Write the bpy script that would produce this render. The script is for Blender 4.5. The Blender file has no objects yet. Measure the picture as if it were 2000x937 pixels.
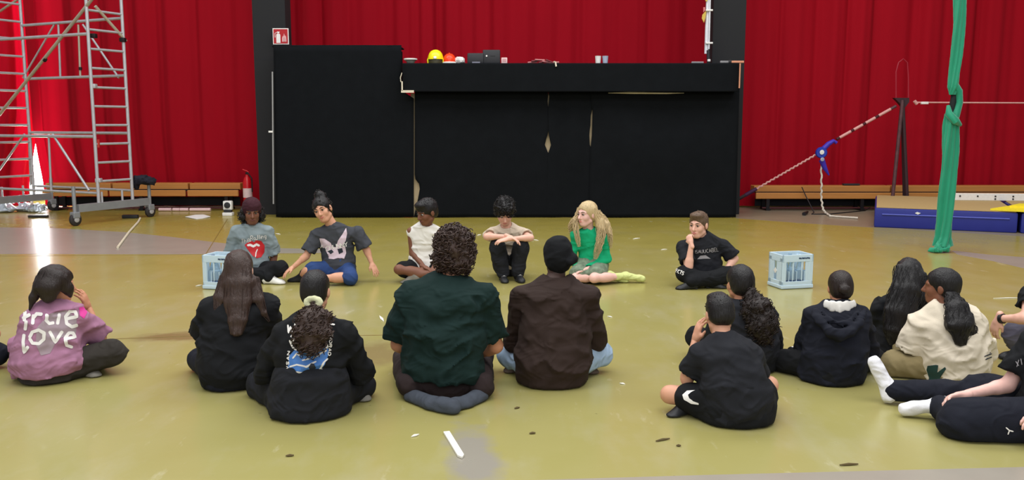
import bpy, bmesh, math, random
import numpy as np
from mathutils import Vector, Matrix
from mathutils.bvhtree import BVHTree

# ------------------------------------------------------------------ camera, light, exposure
IW, IH, FPX = 2000.0, 937.0, 1700.0
CAM_H, PITCH = 1.6, math.atan(228.5/1700.0)
scene = bpy.context.scene
COL = scene.collection
cam_d = bpy.data.cameras.new('camera'); cam = bpy.data.objects.new('camera', cam_d); COL.objects.link(cam)
cam.location = (0, 0, CAM_H); cam.rotation_euler = (math.pi/2-PITCH, 0, 0)
cam_d.sensor_fit = 'HORIZONTAL'; cam_d.sensor_width = 36.0; cam_d.lens = 36.0*FPX/IW
cam_d.clip_end = 200
scene.camera = cam

world = bpy.data.worlds.new('hall_air'); scene.world = world; world.use_nodes = True
world.node_tree.nodes['Background'].inputs[0].default_value = (0.93, 0.96, 1.0, 1)
world.node_tree.nodes['Background'].inputs[1].default_value = 0.42

def area(name, loc, rot, sx, sy, power, col=(1, 1, 1)):
    l = bpy.data.lights.new(name, 'AREA'); l.shape = 'RECTANGLE'; l.size = sx; l.size_y = sy
    l.energy = power; l.color = col
    o = bpy.data.objects.new(name, l); COL.objects.link(o); o.location = loc; o.rotation_euler = rot
    return o
# daylight through the roof lights of the hall
area('roof_light', (0, 3.0, 8.5), (0, 0, 0), 14, 5, 1000, (1.0, 1.0, 0.99))
area('roof_light', (0, 10.5, 8.5), (0, 0, 0), 16, 4, 950, (1.0, 1.0, 0.99))
# tall windows high in the hall's rear wall behind the photographer
area('rear_window_light', (0, -7.0, 5.5), (math.radians(68), 0, 0), 14, 3, 550, (0.97, 0.98, 1.0))

vs = scene.view_settings
vs.view_transform = 'Standard'; vs.look = 'None'; vs.exposure = 0.0; vs.gamma = 1.0; vs.use_curve_mapping = False

# ------------------------------------------------------------------ camera geometry helpers (where a thing stands)
CP, SP = math.cos(PITCH), math.sin(PITCH)
def ray(px, py):
    u = (px-IW/2)/FPX; v = (IH/2-py)/FPX
    return np.array([u, CP+v*SP, -SP+v*CP])
def at(px, py, Y):
    r = ray(px, py); t = Y/r[1]
    return np.array([0, 0, CAM_H])+r*t
def ground(px, py, z=0.0):
    r = ray(px, py); t = (z-CAM_H)/r[2]
    return np.array([0, 0, CAM_H])+r*t
def on_plane(px, py, p0, n):
    r = ray(px, py); o = np.array([0, 0, CAM_H])
    t = np.dot(np.asarray(p0)-o, n)/np.dot(r, n)
    return o+r*t

# ------------------------------------------------------------------ materials
def lin(c):
    return tuple(((v/255.0)/12.92 if v/255.0 <= 0.04045 else ((v/255.0+0.055)/1.055)**2.4) for v in c)
MATS = {}
def mat(name, rgb, rough=0.7, metal=0.0, var=0.12, nscale=30.0, bump=0.0, bscale=200.0, stretch=(1, 1, 1),
        trans=0.0, spec=0.4, transl=0.0, sheen=0.0, sss=0.0):
    if name in MATS: return MATS[name]
    m = bpy.data.materials.new(name); m.use_nodes = True; nt = m.node_tree; N = nt.nodes; L = nt.links
    b = N['Principled BSDF']; c = lin(rgb)
    b.inputs['Roughness'].default_value = rough; b.inputs['Metallic'].default_value = metal
    b.inputs['Specular IOR Level'].default_value = spec
    b.inputs['Transmission Weight'].default_value = trans
    if sheen: b.inputs['Sheen Weight'].default_value = sheen
    if sss:
        b.inputs['Subsurface Weight'].default_value = sss
        b.inputs['Subsurface Radius'].default_value = (0.012, 0.005, 0.003)
    tc = N.new('ShaderNodeTexCoord'); mp = N.new('ShaderNodeMapping'); mp.inputs['Scale'].default_value = stretch
    L.new(tc.outputs['Object'], mp.inputs[0])
    nz = N.new('ShaderNodeTexNoise'); nz.inputs['Scale'].default_value = nscale; nz.inputs['Detail'].default_value = 4
    L.new(mp.outputs[0], nz.inputs['Vector'])
    mx = N.new('ShaderNodeMix'); mx.data_type = 'RGBA'
    mx.inputs[6].default_value = tuple(v*(1-var) for v in c)+(1,)
    mx.inputs[7].default_value = tuple(min(1, v*(1+var)) for v in c)+(1,)
    L.new(nz.outputs[0], mx.inputs[0]); L.new(mx.outputs[2], b.inputs['Base Color'])
    if bump:
        n2 = N.new('ShaderNodeTexNoise'); n2.inputs['Scale'].default_value = bscale; n2.inputs['Detail'].default_value = 3
        L.new(mp.outputs[0], n2.inputs['Vector'])
        bp = N.new('ShaderNodeBump'); bp.inputs['Strength'].default_value = bump; bp.inputs['Distance'].default_value = 0.01
        L.new(n2.outputs[0], bp.inputs['Height']); L.new(bp.outputs[0], b.inputs['Normal'])
    if transl:
        t = N.new('ShaderNodeBsdfTranslucent'); L.new(mx.outputs[2], t.inputs[0])
        ms = N.new('ShaderNodeMixShader'); ms.inputs[0].default_value = transl
        L.new(b.outputs[0], ms.inputs[1]); L.new(t.outputs[0], ms.inputs[2])
        L.new(ms.outputs[0], N['Material Output'].inputs[0])
    MATS[name] = m
    return m
def emis(name, rgb, k):
    m = bpy.data.materials.new(name); m.use_nodes = True; nt = m.node_tree
    e = nt.nodes.new('ShaderNodeEmission'); e.inputs[0].default_value = lin(rgb)+(1,); e.inputs[1].default_value = k
    nt.links.new(e.outputs[0], nt.nodes['Material Output'].inputs[0]); MATS[name] = m
    return m
def fabric(name, rgb, rough=0.85, var=0.15, crease=0.30):
    if name in MATS: return MATS[name]
    m = mat(name, rgb, rough, var=var, nscale=14, bump=0.2, bscale=260, spec=0.2)
    nt = m.node_tree; N = nt.nodes; L = nt.links; b = N['Principled BSDF']; prev = b.inputs['Normal'].links[0].from_socket
    tc = N.new('ShaderNodeTexCoord'); mp = N.new('ShaderNodeMapping'); mp.inputs['Scale'].default_value = (1, 1, 1.5); mp.inputs['Rotation'].default_value = (0.3, 0.35, 0.2)
    L.new(tc.outputs['Object'], mp.inputs[0])
    n = N.new('ShaderNodeTexNoise'); n.inputs['Scale'].default_value = 4.6; n.inputs['Detail'].default_value = 1.0; n.inputs['Distortion'].default_value = 1.2
    L.new(mp.outputs[0], n.inputs['Vector'])
    a = N.new('ShaderNodeMath'); a.operation = 'SUBTRACT'; a.inputs[1].default_value = 0.5; L.new(n.outputs[0], a.inputs[0])
    c = N.new('ShaderNodeMath'); c.operation = 'ABSOLUTE'; L.new(a.outputs[0], c.inputs[0])
    r = N.new('ShaderNodeMapRange'); r.inputs[1].default_value = 0.0; r.inputs[2].default_value = 0.16; r.inputs[3].default_value = 1.0; r.inputs[4].default_value = 0.0; r.interpolation_type = 'SMOOTHSTEP'
    L.new(c.outputs[0], r.inputs[0])
    bp = N.new('ShaderNodeBump'); bp.inputs['Strength'].default_value = crease; bp.inputs['Distance'].default_value = 0.02
    L.new(r.outputs[0], bp.inputs['Height']); L.new(prev, bp.inputs['Normal']); L.new(bp.outputs[0], b.inputs['Normal'])
    return m

# ------------------------------------------------------------------ object helpers
def tag(o, label=None, cat=None, group=None, kind=None):
    if label: o['label'] = label
    if cat: o['category'] = cat
    if group: o['group'] = group
    if kind: o['kind'] = kind
    return o
def thing(name, loc, label, cat, group=None):
    o = bpy.data.objects.new(name, None); COL.objects.link(o); o.location = tuple(float(v) for v in loc)
    o.empty_display_size = 0.1
    return tag(o, label, cat, group)
def root_of(o):
    while o.parent: o = o.parent
    return o
def mk(name, V, F, m, parent=None, smooth=True):
    """one mesh object from world-space vertices; F: (n,4) or list of faces"""
    V = np.asarray(V, dtype=np.float64)
    if parent is not None: V = V-np.array(root_of(parent).location)
    me = bpy.data.meshes.new(name)
    if isinstance(F, np.ndarray):
        k = F.shape[1]; n = len(F)
        me.vertices.add(len(V)); me.vertices.foreach_set('co', V.astype(np.float32).ravel())
        me.loops.add(n*k); me.loops.foreach_set('vertex_index', F.astype(np.int32).ravel())
        me.polygons.add(n); me.polygons.foreach_set('loop_start', np.arange(0, n*k, k, dtype=np.int32))
        me.polygons.foreach_set('loop_total', np.full(n, k, dtype=np.int32)) if bpy.app.version < (4, 1, 0) else None
        me.update(calc_edges=True); me.validate()
    else:
        me.from_pydata([tuple(v) for v in V], [], [tuple(int(i) for i in f) for f in F]); me.update()
    me.polygons.foreach_set('use_smooth', np.full(len(me.polygons), smooth))
    me.materials.append(m)
    o = bpy.data.objects.new(name, me); COL.objects.link(o)
    if parent is not None: o.parent = parent
    return o
class MB:
    """collects shapes in world space, builds one mesh"""
    def __init__(s): s.V = []; s.F = []
    def add(s, V, F):
        n = len(s.V); s.V += [tuple(float(c) for c in v) for v in V]; s.F += [tuple(int(i)+n for i in f) for f in F]; return s
    def box(s, c, d, R=None, bev=0.0):
        """bevelled box: centre, full size, 3x3 rotation"""
        d = np.array(d, float)/2; b = min(bev, 0.45*d.min()*1.0) if bev else 0
        bm = bmesh.new(); bmesh.ops.create_cube(bm, size=2)
        for v in bm.verts: v.co = Vector((v.co[0]*d[0], v.co[1]*d[1], v.co[2]*d[2]))
        if b: bmesh.ops.bevel(bm, geom=bm.edges[:], offset=b, segments=2, affect='EDGES', profile=0.6)
        bm.verts.index_update()
        V = np.array([v.co[:] for v in bm.verts]); F = [[v.index for v in f.verts] for f in bm.faces]; bm.free()
        if R is not None: V = V@np.asarray(R).T
        return s.add(V+np.asarray(c), F)
    def tube(s, pts, r, seg=8, cap=True):
        V, F = tube(pts, r, seg, cap); return s.add(V, F)
    def lathe(s, prof, c, seg=20, axis=(0, 0, 1)):
        az = np.array(axis, float); az /= np.linalg.norm(az)
        ax = np.cross(az, [0.3, 1, 0.2]); ax /= np.linalg.norm(ax); ay = np.cross(az, ax)
        V = []; F = []
        for (r, z) in prof:
            for k in range(seg):
                a = 2*math.pi*k/seg
                V.append(np.asarray(c)+az*z+ax*(r*math.cos(a))+ay*(r*math.sin(a)))
        for i in range(len(prof)-1):
            for k in range(seg):
                F.append((i*seg+k, i*seg+(k+1) % seg, (i+1)*seg+(k+1) % seg, (i+1)*seg+k))
        F.append(tuple(range(seg))[::-1]); F.append(tuple((len(prof)-1)*seg+k for k in range(seg)))
        return s.add(V, F)
    def prism(s, poly, n, th):
        """extrude a 3-D polygon along -n by th"""
        poly = [np.asarray(p, float) for p in poly]; n = np.asarray(n, float); k = len(poly)
        V = poly+[p-n*th for p in poly]
        F = [tuple(range(k)), tuple(range(2*k-1, k-1, -1))]+[(i, i+k, (i+1) % k+k, (i+1) % k) for i in range(k)]
        return s.add(V, F)
    def build(s, name, m, parent=None, smooth=False):
        o = mk(name, s.V, s.F, m, parent, smooth)
        bm = bmesh.new(); bm.from_mesh(o.data); bmesh.ops.recalc_face_normals(bm, faces=bm.faces[:]); bm.to_mesh(o.data); bm.free()
        if smooth:
            try: o.data.set_sharp_from_angle(angle=0.8)
            except Exception: pass
        return o
def tube(pts, r, seg=8, cap=True):
    pts = [np.asarray(p, float) for p in pts]; n = len(pts)
    rs = [r]*n if np.isscalar(r) else list(r)
    t0 = pts[1]-pts[0]; t0 /= np.linalg.norm(t0)+1e-9
    u = np.cross(t0, [0, 0, 1.0])
    if np.linalg.norm(u) < 1e-3: u = np.cross(t0, [1.0, 0, 0])
    u /= np.linalg.norm(u)
    V = []; F = []
    for i in range(n):
        t = pts[min(i+1, n-1)]-pts[max(i-1, 0)]; t /= np.linalg.norm(t)+1e-9
        u = u-t*np.dot(u, t); u /= np.linalg.norm(u)+1e-9; w = np.cross(t, u)
        for k in range(seg):
            a = 2*math.pi*k/seg; V.append(pts[i]+rs[i]*(math.cos(a)*u+math.sin(a)*w))
    for i in range(n-1):
        for k in range(seg):
            F.append((i*seg+k, i*seg+(k+1) % seg, (i+1)*seg+(k+1) % seg, (i+1)*seg+k))
    if cap:
        F.append(tuple(range(seg))[::-1]); F.append(tuple((n-1)*seg+k for k in range(seg)))
    return V, F
def one(name, mb, m, label, cat, base=None, group=None, smooth=False):
    """a thing that is one mesh, origin at its base"""
    V = np.array(mb.V)
    loc = np.array([V[:, 0].mean(), V[:, 1].mean(), V[:, 2].min()]) if base is None else np.asarray(base, float)
    mb2 = MB(); mb2.V = [tuple(v) for v in (V-loc)]; mb2.F = mb.F
    o = mb2.build(name, m, None, smooth); o.location = loc
    return tag(o, label, cat, group)
def rotz(a):
    return np.array([[math.cos(a), -math.sin(a), 0], [math.sin(a), math.cos(a), 0], [0, 0, 1]])
def poly_flat(name, pts, m, parent=None, z=0.0):
    return mk(name, [(p[0], p[1], z) for p in pts], [tuple(range(len(pts)))], m, parent, False)

# ------------------------------------------------------------------ the floor
def floor_material():
    m = bpy.data.materials.new('yellow_lino'); m.use_nodes = True; nt = m.node_tree; N = nt.nodes; L = nt.links
    b = N['Principled BSDF']; tc = N.new('ShaderNodeTexCoord')
    b.inputs['Specular IOR Level'].default_value = 0.5
    def noise(scale, detail, stretch=(1, 1, 1)):
        mp = N.new('ShaderNodeMapping'); mp.inputs['Scale'].default_value = stretch
        L.new(tc.outputs['Object'], mp.inputs[0])
        n = N.new('ShaderNodeTexNoise'); n.inputs['Scale'].default_value = scale; n.inputs['Detail'].default_value = detail
        n.inputs['Roughness'].default_value = 0.6
        L.new(mp.outputs[0], n.inputs['Vector']); return n.outputs[0]
    def ramp(v, a, b_, ca, cb):
        r = N.new('ShaderNodeValToRGB'); r.color_ramp.elements[0].position = a; r.color_ramp.elements[1].position = b_
        r.color_ramp.elements[0].color = ca; r.color_ramp.elements[1].color = cb; L.new(v, r.inputs[0]); return r.outputs[0]
    def mix(f, a, b_):
        x = N.new('ShaderNodeMix'); x.data_type = 'RGBA'
        if hasattr(f, 'links'): L.new(f, x.inputs[0])
        else: x.inputs[0].default_value = f
        for k, v in ((6, a), (7, b_)):
            if hasattr(v, 'links'): L.new(v, x.inputs[k])
            else: x.inputs[k].default_value = v
        return x.outputs[2]
    W = (1, 1, 1, 1); K = (0, 0, 0, 1)
    base = mix(noise(0.55, 5), lin((148, 140, 74))+(1,), lin((156, 149, 100))+(1,))
    base = mix(ramp(noise(2.2, 6, (1, 0.45, 1)), 0.50, 0.72, K, (0.55, 0.55, 0.55, 1)), base, lin((163, 157, 124))+(1,))
    # the lino is more ochre towards the back of the hall
    sep = N.new('ShaderNodeSeparateXYZ'); L.new(tc.outputs['Object'], sep.inputs[0])
    mr = N.new('ShaderNodeMapRange'); mr.inputs[1].default_value = 7.0; mr.inputs[2].default_value = 14.0; L.new(sep.outputs[1], mr.inputs[0])
    mu = N.new('ShaderNodeMath'); mu.operation = 'MULTIPLY'; mu.inputs[1].default_value = 0.7; L.new(mr.outputs[0], mu.inputs[0])
    base = mix(mu.outputs[0], base, lin((156, 137, 48))+(1,))
    # scuffs and dirt specks
    base = mix(ramp(noise(9, 8, (1, 0.3, 1)), 0.63, 0.72, K, (0.55, 0.55, 0.55, 1)), base, lin((180, 174, 140))+(1,))
    base = mix(ramp(noise(14, 3), 0.735, 0.755, K, (0.5, 0.5, 0.5, 1)), base, lin((84, 72, 44))+(1,))
    # worn grey patch in front, brown scuffed streaks on the left
    def spot(cx, cy, rx, ry, rot, soft):
        mp = N.new('ShaderNodeMapping'); mp.vector_type = 'TEXTURE'
        mp.inputs['Location'].default_value = (cx, cy, 0); mp.inputs['Rotation'].default_value = (0, 0, rot)
        mp.inputs['Scale'].default_value = (rx, ry, 1); L.new(tc.outputs['Object'], mp.inputs[0])
        ln = N.new('ShaderNodeVectorMath'); ln.operation = 'LENGTH'; L.new(mp.outputs[0], ln.inputs[0])
        nn = noise(6, 6); ad = N.new('ShaderNodeMath'); ad.operation = 'MULTIPLY_ADD'
        L.new(nn, ad.inputs[0]); ad.inputs[1].default_value = 1.6; L.new(ln.outputs['Value'], ad.inputs[2])
        dv = N.new('ShaderNodeMath'); dv.operation = 'MULTIPLY'; dv.inputs[1].default_value = 0.25; L.new(ad.outputs[0], dv.inputs[0])
        return ramp(dv.outputs[0], 1.35*.25, (1.35+soft)*.25, W, K)
    g = ground(925, 895); base = mix(spot(g[0], g[1], 0.12, 0.5, math.radians(8), 0.7), base, lin((142, 136, 124))+(1,))
    g = ground(345, 657); base = mix(spot(g[0], g[1], 0.32, 0.13, 0.1, 0.8), base, lin((124, 110, 72))+(1,))
    g = ground(735, 690); base = mix(spot(g[0], g[1], 0.25, 0.3, 0.3, 0.9), base, lin((132, 118, 76))+(1,))
    L.new(base, b.inputs['Base Color'])
    rr = N.new('ShaderNodeMapRange'); rr.inputs[3].default_value = 0.14; rr.inputs[4].default_value = 0.34
    L.new(noise(1.7, 6), rr.inputs[0]); L.new(rr.outputs[0], b.inputs['Roughness'])
    bp = N.new('ShaderNodeBump'); bp.inputs['Strength'].default_value = 0.08; bp.inputs['Distance'].default_value = 0.02
    L.new(noise(3, 4), bp.inputs['Height']); L.new(bp.outputs[0], b.inputs['Normal'])
    return m
M_floor = floor_material()
M_greylino = mat('grey_lino', (146, 138, 126), 0.28, var=0.14, nscale=3, bump=0.05, bscale=8, spec=0.5)
M_greyfloor = mat('grey_floor', (134, 122, 102), 0.32, var=0.16, nscale=4, bump=0.05, bscale=8, spec=0.5)
M_seam = mat('lino_seam', (120, 98, 45), 0.5)
floor = MB().box((0, 8, -0.05), (30, 26, 0.1)).build('floor', M_floor); tag(floor, 'yellow green linoleum floor of the hall', kind='structure')
def lino(name, px, m, z):
    pts = [ground(*p) for p in px]; mb = MB(); mb.prism([(p[0], p[1], z) for p in pts], (0, 0, 1), z+0.002)
    return mb.build(name, m, floor)
lino('grey_lino_strip', [(-160, 498), (0, 496), (330, 496.5), (560, 494.5), (640, 494), (640, 486.5), (520, 484), (420, 473), (330, 462), (240, 453), (120, 446), (-160, 441)], M_greylino, 0.0012)
lino('grey_lino_strip', [(1858, 489), (1930, 497), (2150, 513), (2150, 538), (2000, 524), (1940, 510), (1870, 497)], M_greylino, 0.0012)
lino('grey_lino_strip', [(960, 940), (1400, 927), (2000, 912), (2200, 908), (2200, 990), (940, 990)], M_greylino, 0.0012)
lino('grey_lino_strip', [(1437, 426), (1570, 436), (1700, 444), (1850, 453), (2150, 470), (2150, 405), (1437, 405)], M_greyfloor, 0.0012)
for pts in ([(444, 428), (398, 503)], [(0, 500), (640, 494.8)], [(170, 664), (372, 656)], [(0, 680), (60, 668)], [(700, 655), (760, 654)]):
    a, b = ground(*pts[0]), ground(*pts[1]); d = b-a; n = np.array([-d[1], d[0], 0])/np.linalg.norm(d)*0.006
    MB().prism([a-n+[0, 0, .0018], b-n+[0, 0, .0018], b+n+[0, 0, .0018], a+n+[0, 0, .0018]], (0, 0, 1), 0.003).build('lino_seam', M_seam, floor)

# ------------------------------------------------------------------ back wall, window, curtains
YC = 16.55
M_wall = mat('dark_wall', (46, 40, 40), 0.9)
tag(MB().box((0, YC+2.6, 3.5), (30, 0.2, 7.2)).build('wall_back', M_wall), kind='structure')
M_day = emis('daylight', (255, 255, 255), 38.0)
wx0, wx1 = at(46, 200, YC+.5)[0], at(124, 200, YC+.5)[0]
win = MB().box(((wx0+wx1)/2, YC+.5, 2.9), (wx1-wx0, 0.03, 5.6)).build('window_1', M_day); tag(win, 'tall bright daylit window behind the red curtain', kind='structure')
M_frame = mat('window_frame', (70, 66, 64), 0.6)
for x in (wx0, wx1): MB().box((x, YC+.46, 2.9), (0.08, 0.1, 5.8)).build('window_frame', M_frame, win).location = (0, 0, 0)
M_curt = mat('red_curtain', (155, 4, 25), 0.85, var=0.10, nscale=2.5, bump=0.12, bscale=160, stretch=(1, 1, 0.25), spec=0.15, transl=0.08)
def curtain(name, label, x0, x1, Y, z1, seed, amp=0.11, wl=0.42, z0=0.03, left=None, right=None):
    rnd = random.Random(seed); w = x1-x0; nx = max(60, int(w/0.018)); nz = 22
    xs = np.linspace(0, 1, nx)
    # uneven folds: phase advances at a changing rate
    ph = np.cumsum(np.interp(xs, np.linspace(0, 1, 18), [rnd.uniform(0.55, 1.6) for _ in range(18)])); ph = ph/ph[-1]*(w/wl)*2*math.pi
    am = np.interp(xs, np.linspace(0, 1, 24), [rnd.uniform(0.35, 1.0) for _ in range(24)])*amp
    ph2 = ph*0.43+rnd.uniform(0, 6)
    V = np.zeros((nz+1, nx, 3))
    for j in range(nz+1):
        t = j/nz; z = z0+(z1-z0)*t
        sway = 0.10*np.sin(ph2*0.7+1.3*t)*(1-t)
        s = np.sin(ph+sway*3+0.35*math.sin(3*t+seed))
        prof = np.sign(s)*np.abs(s)**0.85
        d = am*(prof*(0.8+0.2*t)+0.45*np.sin(ph2+0.4*t)+0.16*np.sin(ph*3.1+seed))
        xl = x0 if left is None else left(z); xr = x1 if right is None else right(z)
        V[j, :, 0] = xl+(xr-xl)*xs+0.35*am*np.cos(ph); V[j, :, 1] = Y+d; V[j, :, 2] = z
    idx = np.arange((nz+1)*nx).reshape(nz+1, nx)
    F = np.stack([idx[:-1, :-1], idx[:-1, 1:], idx[1:, 1:], idx[1:, :-1]], -1).reshape(-1, 4)
    loc = np.array([(x0+x1)/2, Y, 0.0])
    o = mk(name, V.reshape(-1, 3)-loc, F, M_curt); o.location = loc
    return tag(o, label, 'curtain', 'red stage curtains')
X = lambda px, Y: at(px, 300, Y)[0]
gz = np.array([0.0, 0.55, 0.75, 1.0, 1.35, 1.7, 3, 6]); 
gl = np.interp; 
curtain('stage_curtain', 'red curtain at the far left behind the scaffold, left of the daylight gap', X(-170, YC), X(66, YC), YC+.16, 5.4, 3,
        right=lambda z: float(np.interp(z, [0, .50, .8, 1.3, 1.8, 3, 6], [X(40, YC), X(46, YC), X(53, YC), X(65, YC), X(80, YC), X(88, YC), X(88, YC)])))
curtain('stage_curtain', 'red curtain between the daylight gap and the dark grey left pillar', X(64, YC), X(504, YC), YC, 5.4, 8, 0.075, 0.62,
        left=lambda z: float(np.interp(z, [0, .5, .8, 1.2, 1.5, 6], [X(80, YC), X(78, YC), X(74, YC), X(69, YC), X(66, YC), X(66, YC)])))
curtain('stage_curtain', 'red curtain in the middle above the black covered counter', X(556, YC+.7), X(1392, YC+.7), YC+.9, 6.0, 21, 0.08, 0.66, z0=0.2)
curtain('stage_curtain', 'red curtain at the right behind the blue mat and rope', X(1440, YC), X(2160, YC), YC, 5.6, 33, 0.08, 0.62)
M_pillar = mat('pillar_grey', (24, 24, 27), 0.8, var=0.08)
M_pillar2 = mat('pillar_dark', (25, 25, 28), 0.8, var=0.08)
def pillar(px0, px1, Y, name, label):
    x0, x1 = X(px0, Y), X(px1, Y)
    o = MB().box(((x0+x1)/2, Y+.2, 3.2), (x1-x0, .4, 6.4), bev=.01).build(name, M_pillar); tag(o, label, kind='structure'); return o
pl = pillar(504, 566, 15.3, 'trim_1', 'dark grey pillar left of the black counter')
tag(MB().box(((X(504, 15.28)+X(566, 15.28))/2, 15.28, at(530, 118, 15.28)[2]/2), (X(566, 15.28)-X(504, 15.28), .02, at(530, 118, 15.28)[2])).build('pillar_cladding', M_pillar2, pl), kind='structure')
pr = pillar(1385, 1448, 15.3, 'trim_2', 'dark grey pillar right of the middle curtain')
# ------------------------------------------------------------------ the black covered counter and its tall side block
M_black = mat('black_molton', (17, 19, 22), 0.95, var=0.2, nscale=6, bump=0.2, bscale=90, spec=0.1)
M_wood_pale = mat('pale_wood', (190, 170, 135), 0.6, var=0.2, nscale=8, stretch=(6, 6, 1))
def cloth_panel(name, px0, px1, py0, py1, Y, parent, seed, wav=0.012, e0=None, e1=None, sag=0.0):
    """hanging cloth, front at Y; e0/e1: edge px as functions of py"""
    nx, nz = 36, 26; V = np.zeros((nz+1, nx+1, 3)); rnd = random.Random(seed)
    f = [(rnd.uniform(3, 9), rnd.uniform(0, 6), rnd.uniform(0.3, 1)) for _ in range(5)]
    for j in range(nz+1):
        py = py0+(py1-py0)*j/nz
        a = px0 if e0 is None else e0(py); b = px1 if e1 is None else e1(py)
        for i in range(nx+1):
            t = i/nx; p = at(a+(b-a)*t, py, Y); dy = sum(k*math.sin(w*t*2+q+0.8*j/nz*math.sin(q)) for w, q, k in f)*wav*0.5
            dy += sag*math.sin(math.pi*t)*math.sin(9*j/nz+3*abs(t-.5))*0.4
            V[j, i] = (p[0], Y+dy, max(p[2], 0.012))
    idx = np.arange((nz+1)*(nx+1)).reshape(nz+1, nx+1)
    F = np.stack([idx[1:, :-1], idx[1:, 1:], idx[:-1, 1:], idx[:-1, :-1]], -1).reshape(-1, 4)
    o = mk(name, V.reshape(-1, 3), F, M_black, parent)
    md = o.modifiers.new('t', 'SOLIDIFY'); md.thickness = 0.008
    return o
YK = 14.75
g0 = ground(660, 424)
tall = thing('covered_block', (at(660, 300, YK)[0], YK+.35, 0), 'tall block covered in black cloth, left of the long counter', 'stage block')
x0, x1 = at(537, 250, YK)[0], at(783, 250, YK)[0]; zt = at(660, 90, YK)[2]
MB().box(((x0+x1)/2, YK+.3, zt/2-.02), (x1-x0-.04, .5, zt-.06)).build('frame_box', M_black, tall)
cloth_panel('front_cloth', 536, 783, 88, 426, YK, tall, 4, e0=lambda y: 534+5*(y-88)/337, e1=lambda y: 784 + (24*(min(1, max(0, (y-178)/6)))))
MB().box(((x0+x1)/2, YK+.3, zt-.005), (x1-x0+.01, .58, .02), bev=.006).build('top_cloth', M_black, tall)
MB().tube([at(532, 140, YK-.03), at(534, 398, YK-.03)], .012).build('edge_strip', mat('grey_strip', (150, 150, 150), .5), tall)
MB().box(at(529, 257, YK-.04), (.07, .03, .03)).build('edge_clip', mat('white_plastic', (225, 222, 218), .5), tall)

ctr = thing('covered_counter', (at(1110, 300, YK)[0], YK+.4, 0), 'long counter covered in black cloth with torn slits showing pale wood', 'counter')
YF = YK-.22
zt2 = at(1110, 123.5, YF)[2]
xa, xb = at(786, 150, YF)[0], at(1444, 150, YF)[0]
# fascia: slight slope of the top edge (123 left .. 128 right)
def fas(py0, py1, Y, w0, w1):
    return [at(w0, py0, Y), at(w1, py0+5, Y), at(w1, py1+3, Y), at(w0, py1, Y)]
cloth_panel('fascia_cloth', 786, 1444, 124, 179, YF, ctr, 7, wav=.006)
MB().box(((xa+xb)/2, YF+.42, zt2-.02), (xb-xa, .80, .05), bev=.01).build('counter_top', M_black, ctr)
MB().box(((xa+xb)/2, YF+.2, at(1110, 150, YF)[2]-.03), (xb-xa-.03, .36, .40)).build('counter_beam', M_black, ctr)
MB().box((at(1119.5, 300, YK)[0], YK+.12, at(1110, 182, YK)[2]/2), (at(1436, 300, YK)[0]-at(803, 300, YK)[0], .08, at(1110, 182, YK)[2])).build('wood_panel', M_wood_pale, ctr)
ii = np.interp
cloth_panel('front_cloth', 811, 1070, 178, 426, YK+.01, ctr, 11, e0=lambda y: ii(y, [178, 345, 352, 362, 385, 412, 426], [810, 810, 812, 821, 817, 811, 808]),
            e1=lambda y: ii(y, [178, 184, 190, 205, 210, 258, 268, 282, 288, 300, 426], [1071, 1071, 1070, 1069, 1073, 1071, 1068, 1064, 1066, 1072, 1074]))
cloth_panel('front_cloth', 1070, 1155, 178, 426, YK+.015, ctr, 12, e0=lambda y: ii(y, [178, 182, 190, 205, 210, 258, 272, 283, 290, 302, 426], [1070, 1072.5, 1073, 1071, 1070, 1071, 1073.5, 1076, 1074, 1069, 1066]),
            e1=lambda y: ii(y, [178, 208, 215, 230, 240, 260, 284, 290, 426], [1158, 1158, 1156, 1153, 1154, 1151, 1152, 1157, 1160]), sag=.03)
cloth_panel('front_cloth', 1155, 1440, 178, 426, YK, ctr, 13, e0=lambda y: ii(y, [178, 208, 213, 228, 262, 284, 290, 426], [1153, 1155, 1157.5, 1157, 1156, 1154, 1153, 1150]),
            e1=lambda y: 1444-7*(y-178)/248, sag=.06)
M_slat = mat('pale_slat', (205, 195, 175), .6)
MB().tube([at(1188, 181.5, YK-.05), at(1230, 181.2, YK-.05), at(1300, 182, YK-.05), at(1336, 181.5, YK-.05)], [.004, .018, .014, .004], 6).build('wood_edge', M_slat, ctr)
MB().box(at(796, 178.5, YF-.01), (.21, .03, .04)).build('wood_edge', M_slat, ctr)
MB().box(at(785.5, 168, YF-.01), (.022, .03, .15), rotz(0)).build('wood_edge', M_slat, ctr)
MB().tube([at(785, 142, YF-.015), at(782, 152, YF-.015), at(783, 160, YF-.015)], .008, 6).build('tape_strip', M_slat, ctr)
MB().box(at(1444.5, 148, YF-.012), (.018, .03, .40)).build('wood_edge', mat('orange_wood', (205, 140, 110), .6), ctr)

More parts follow.
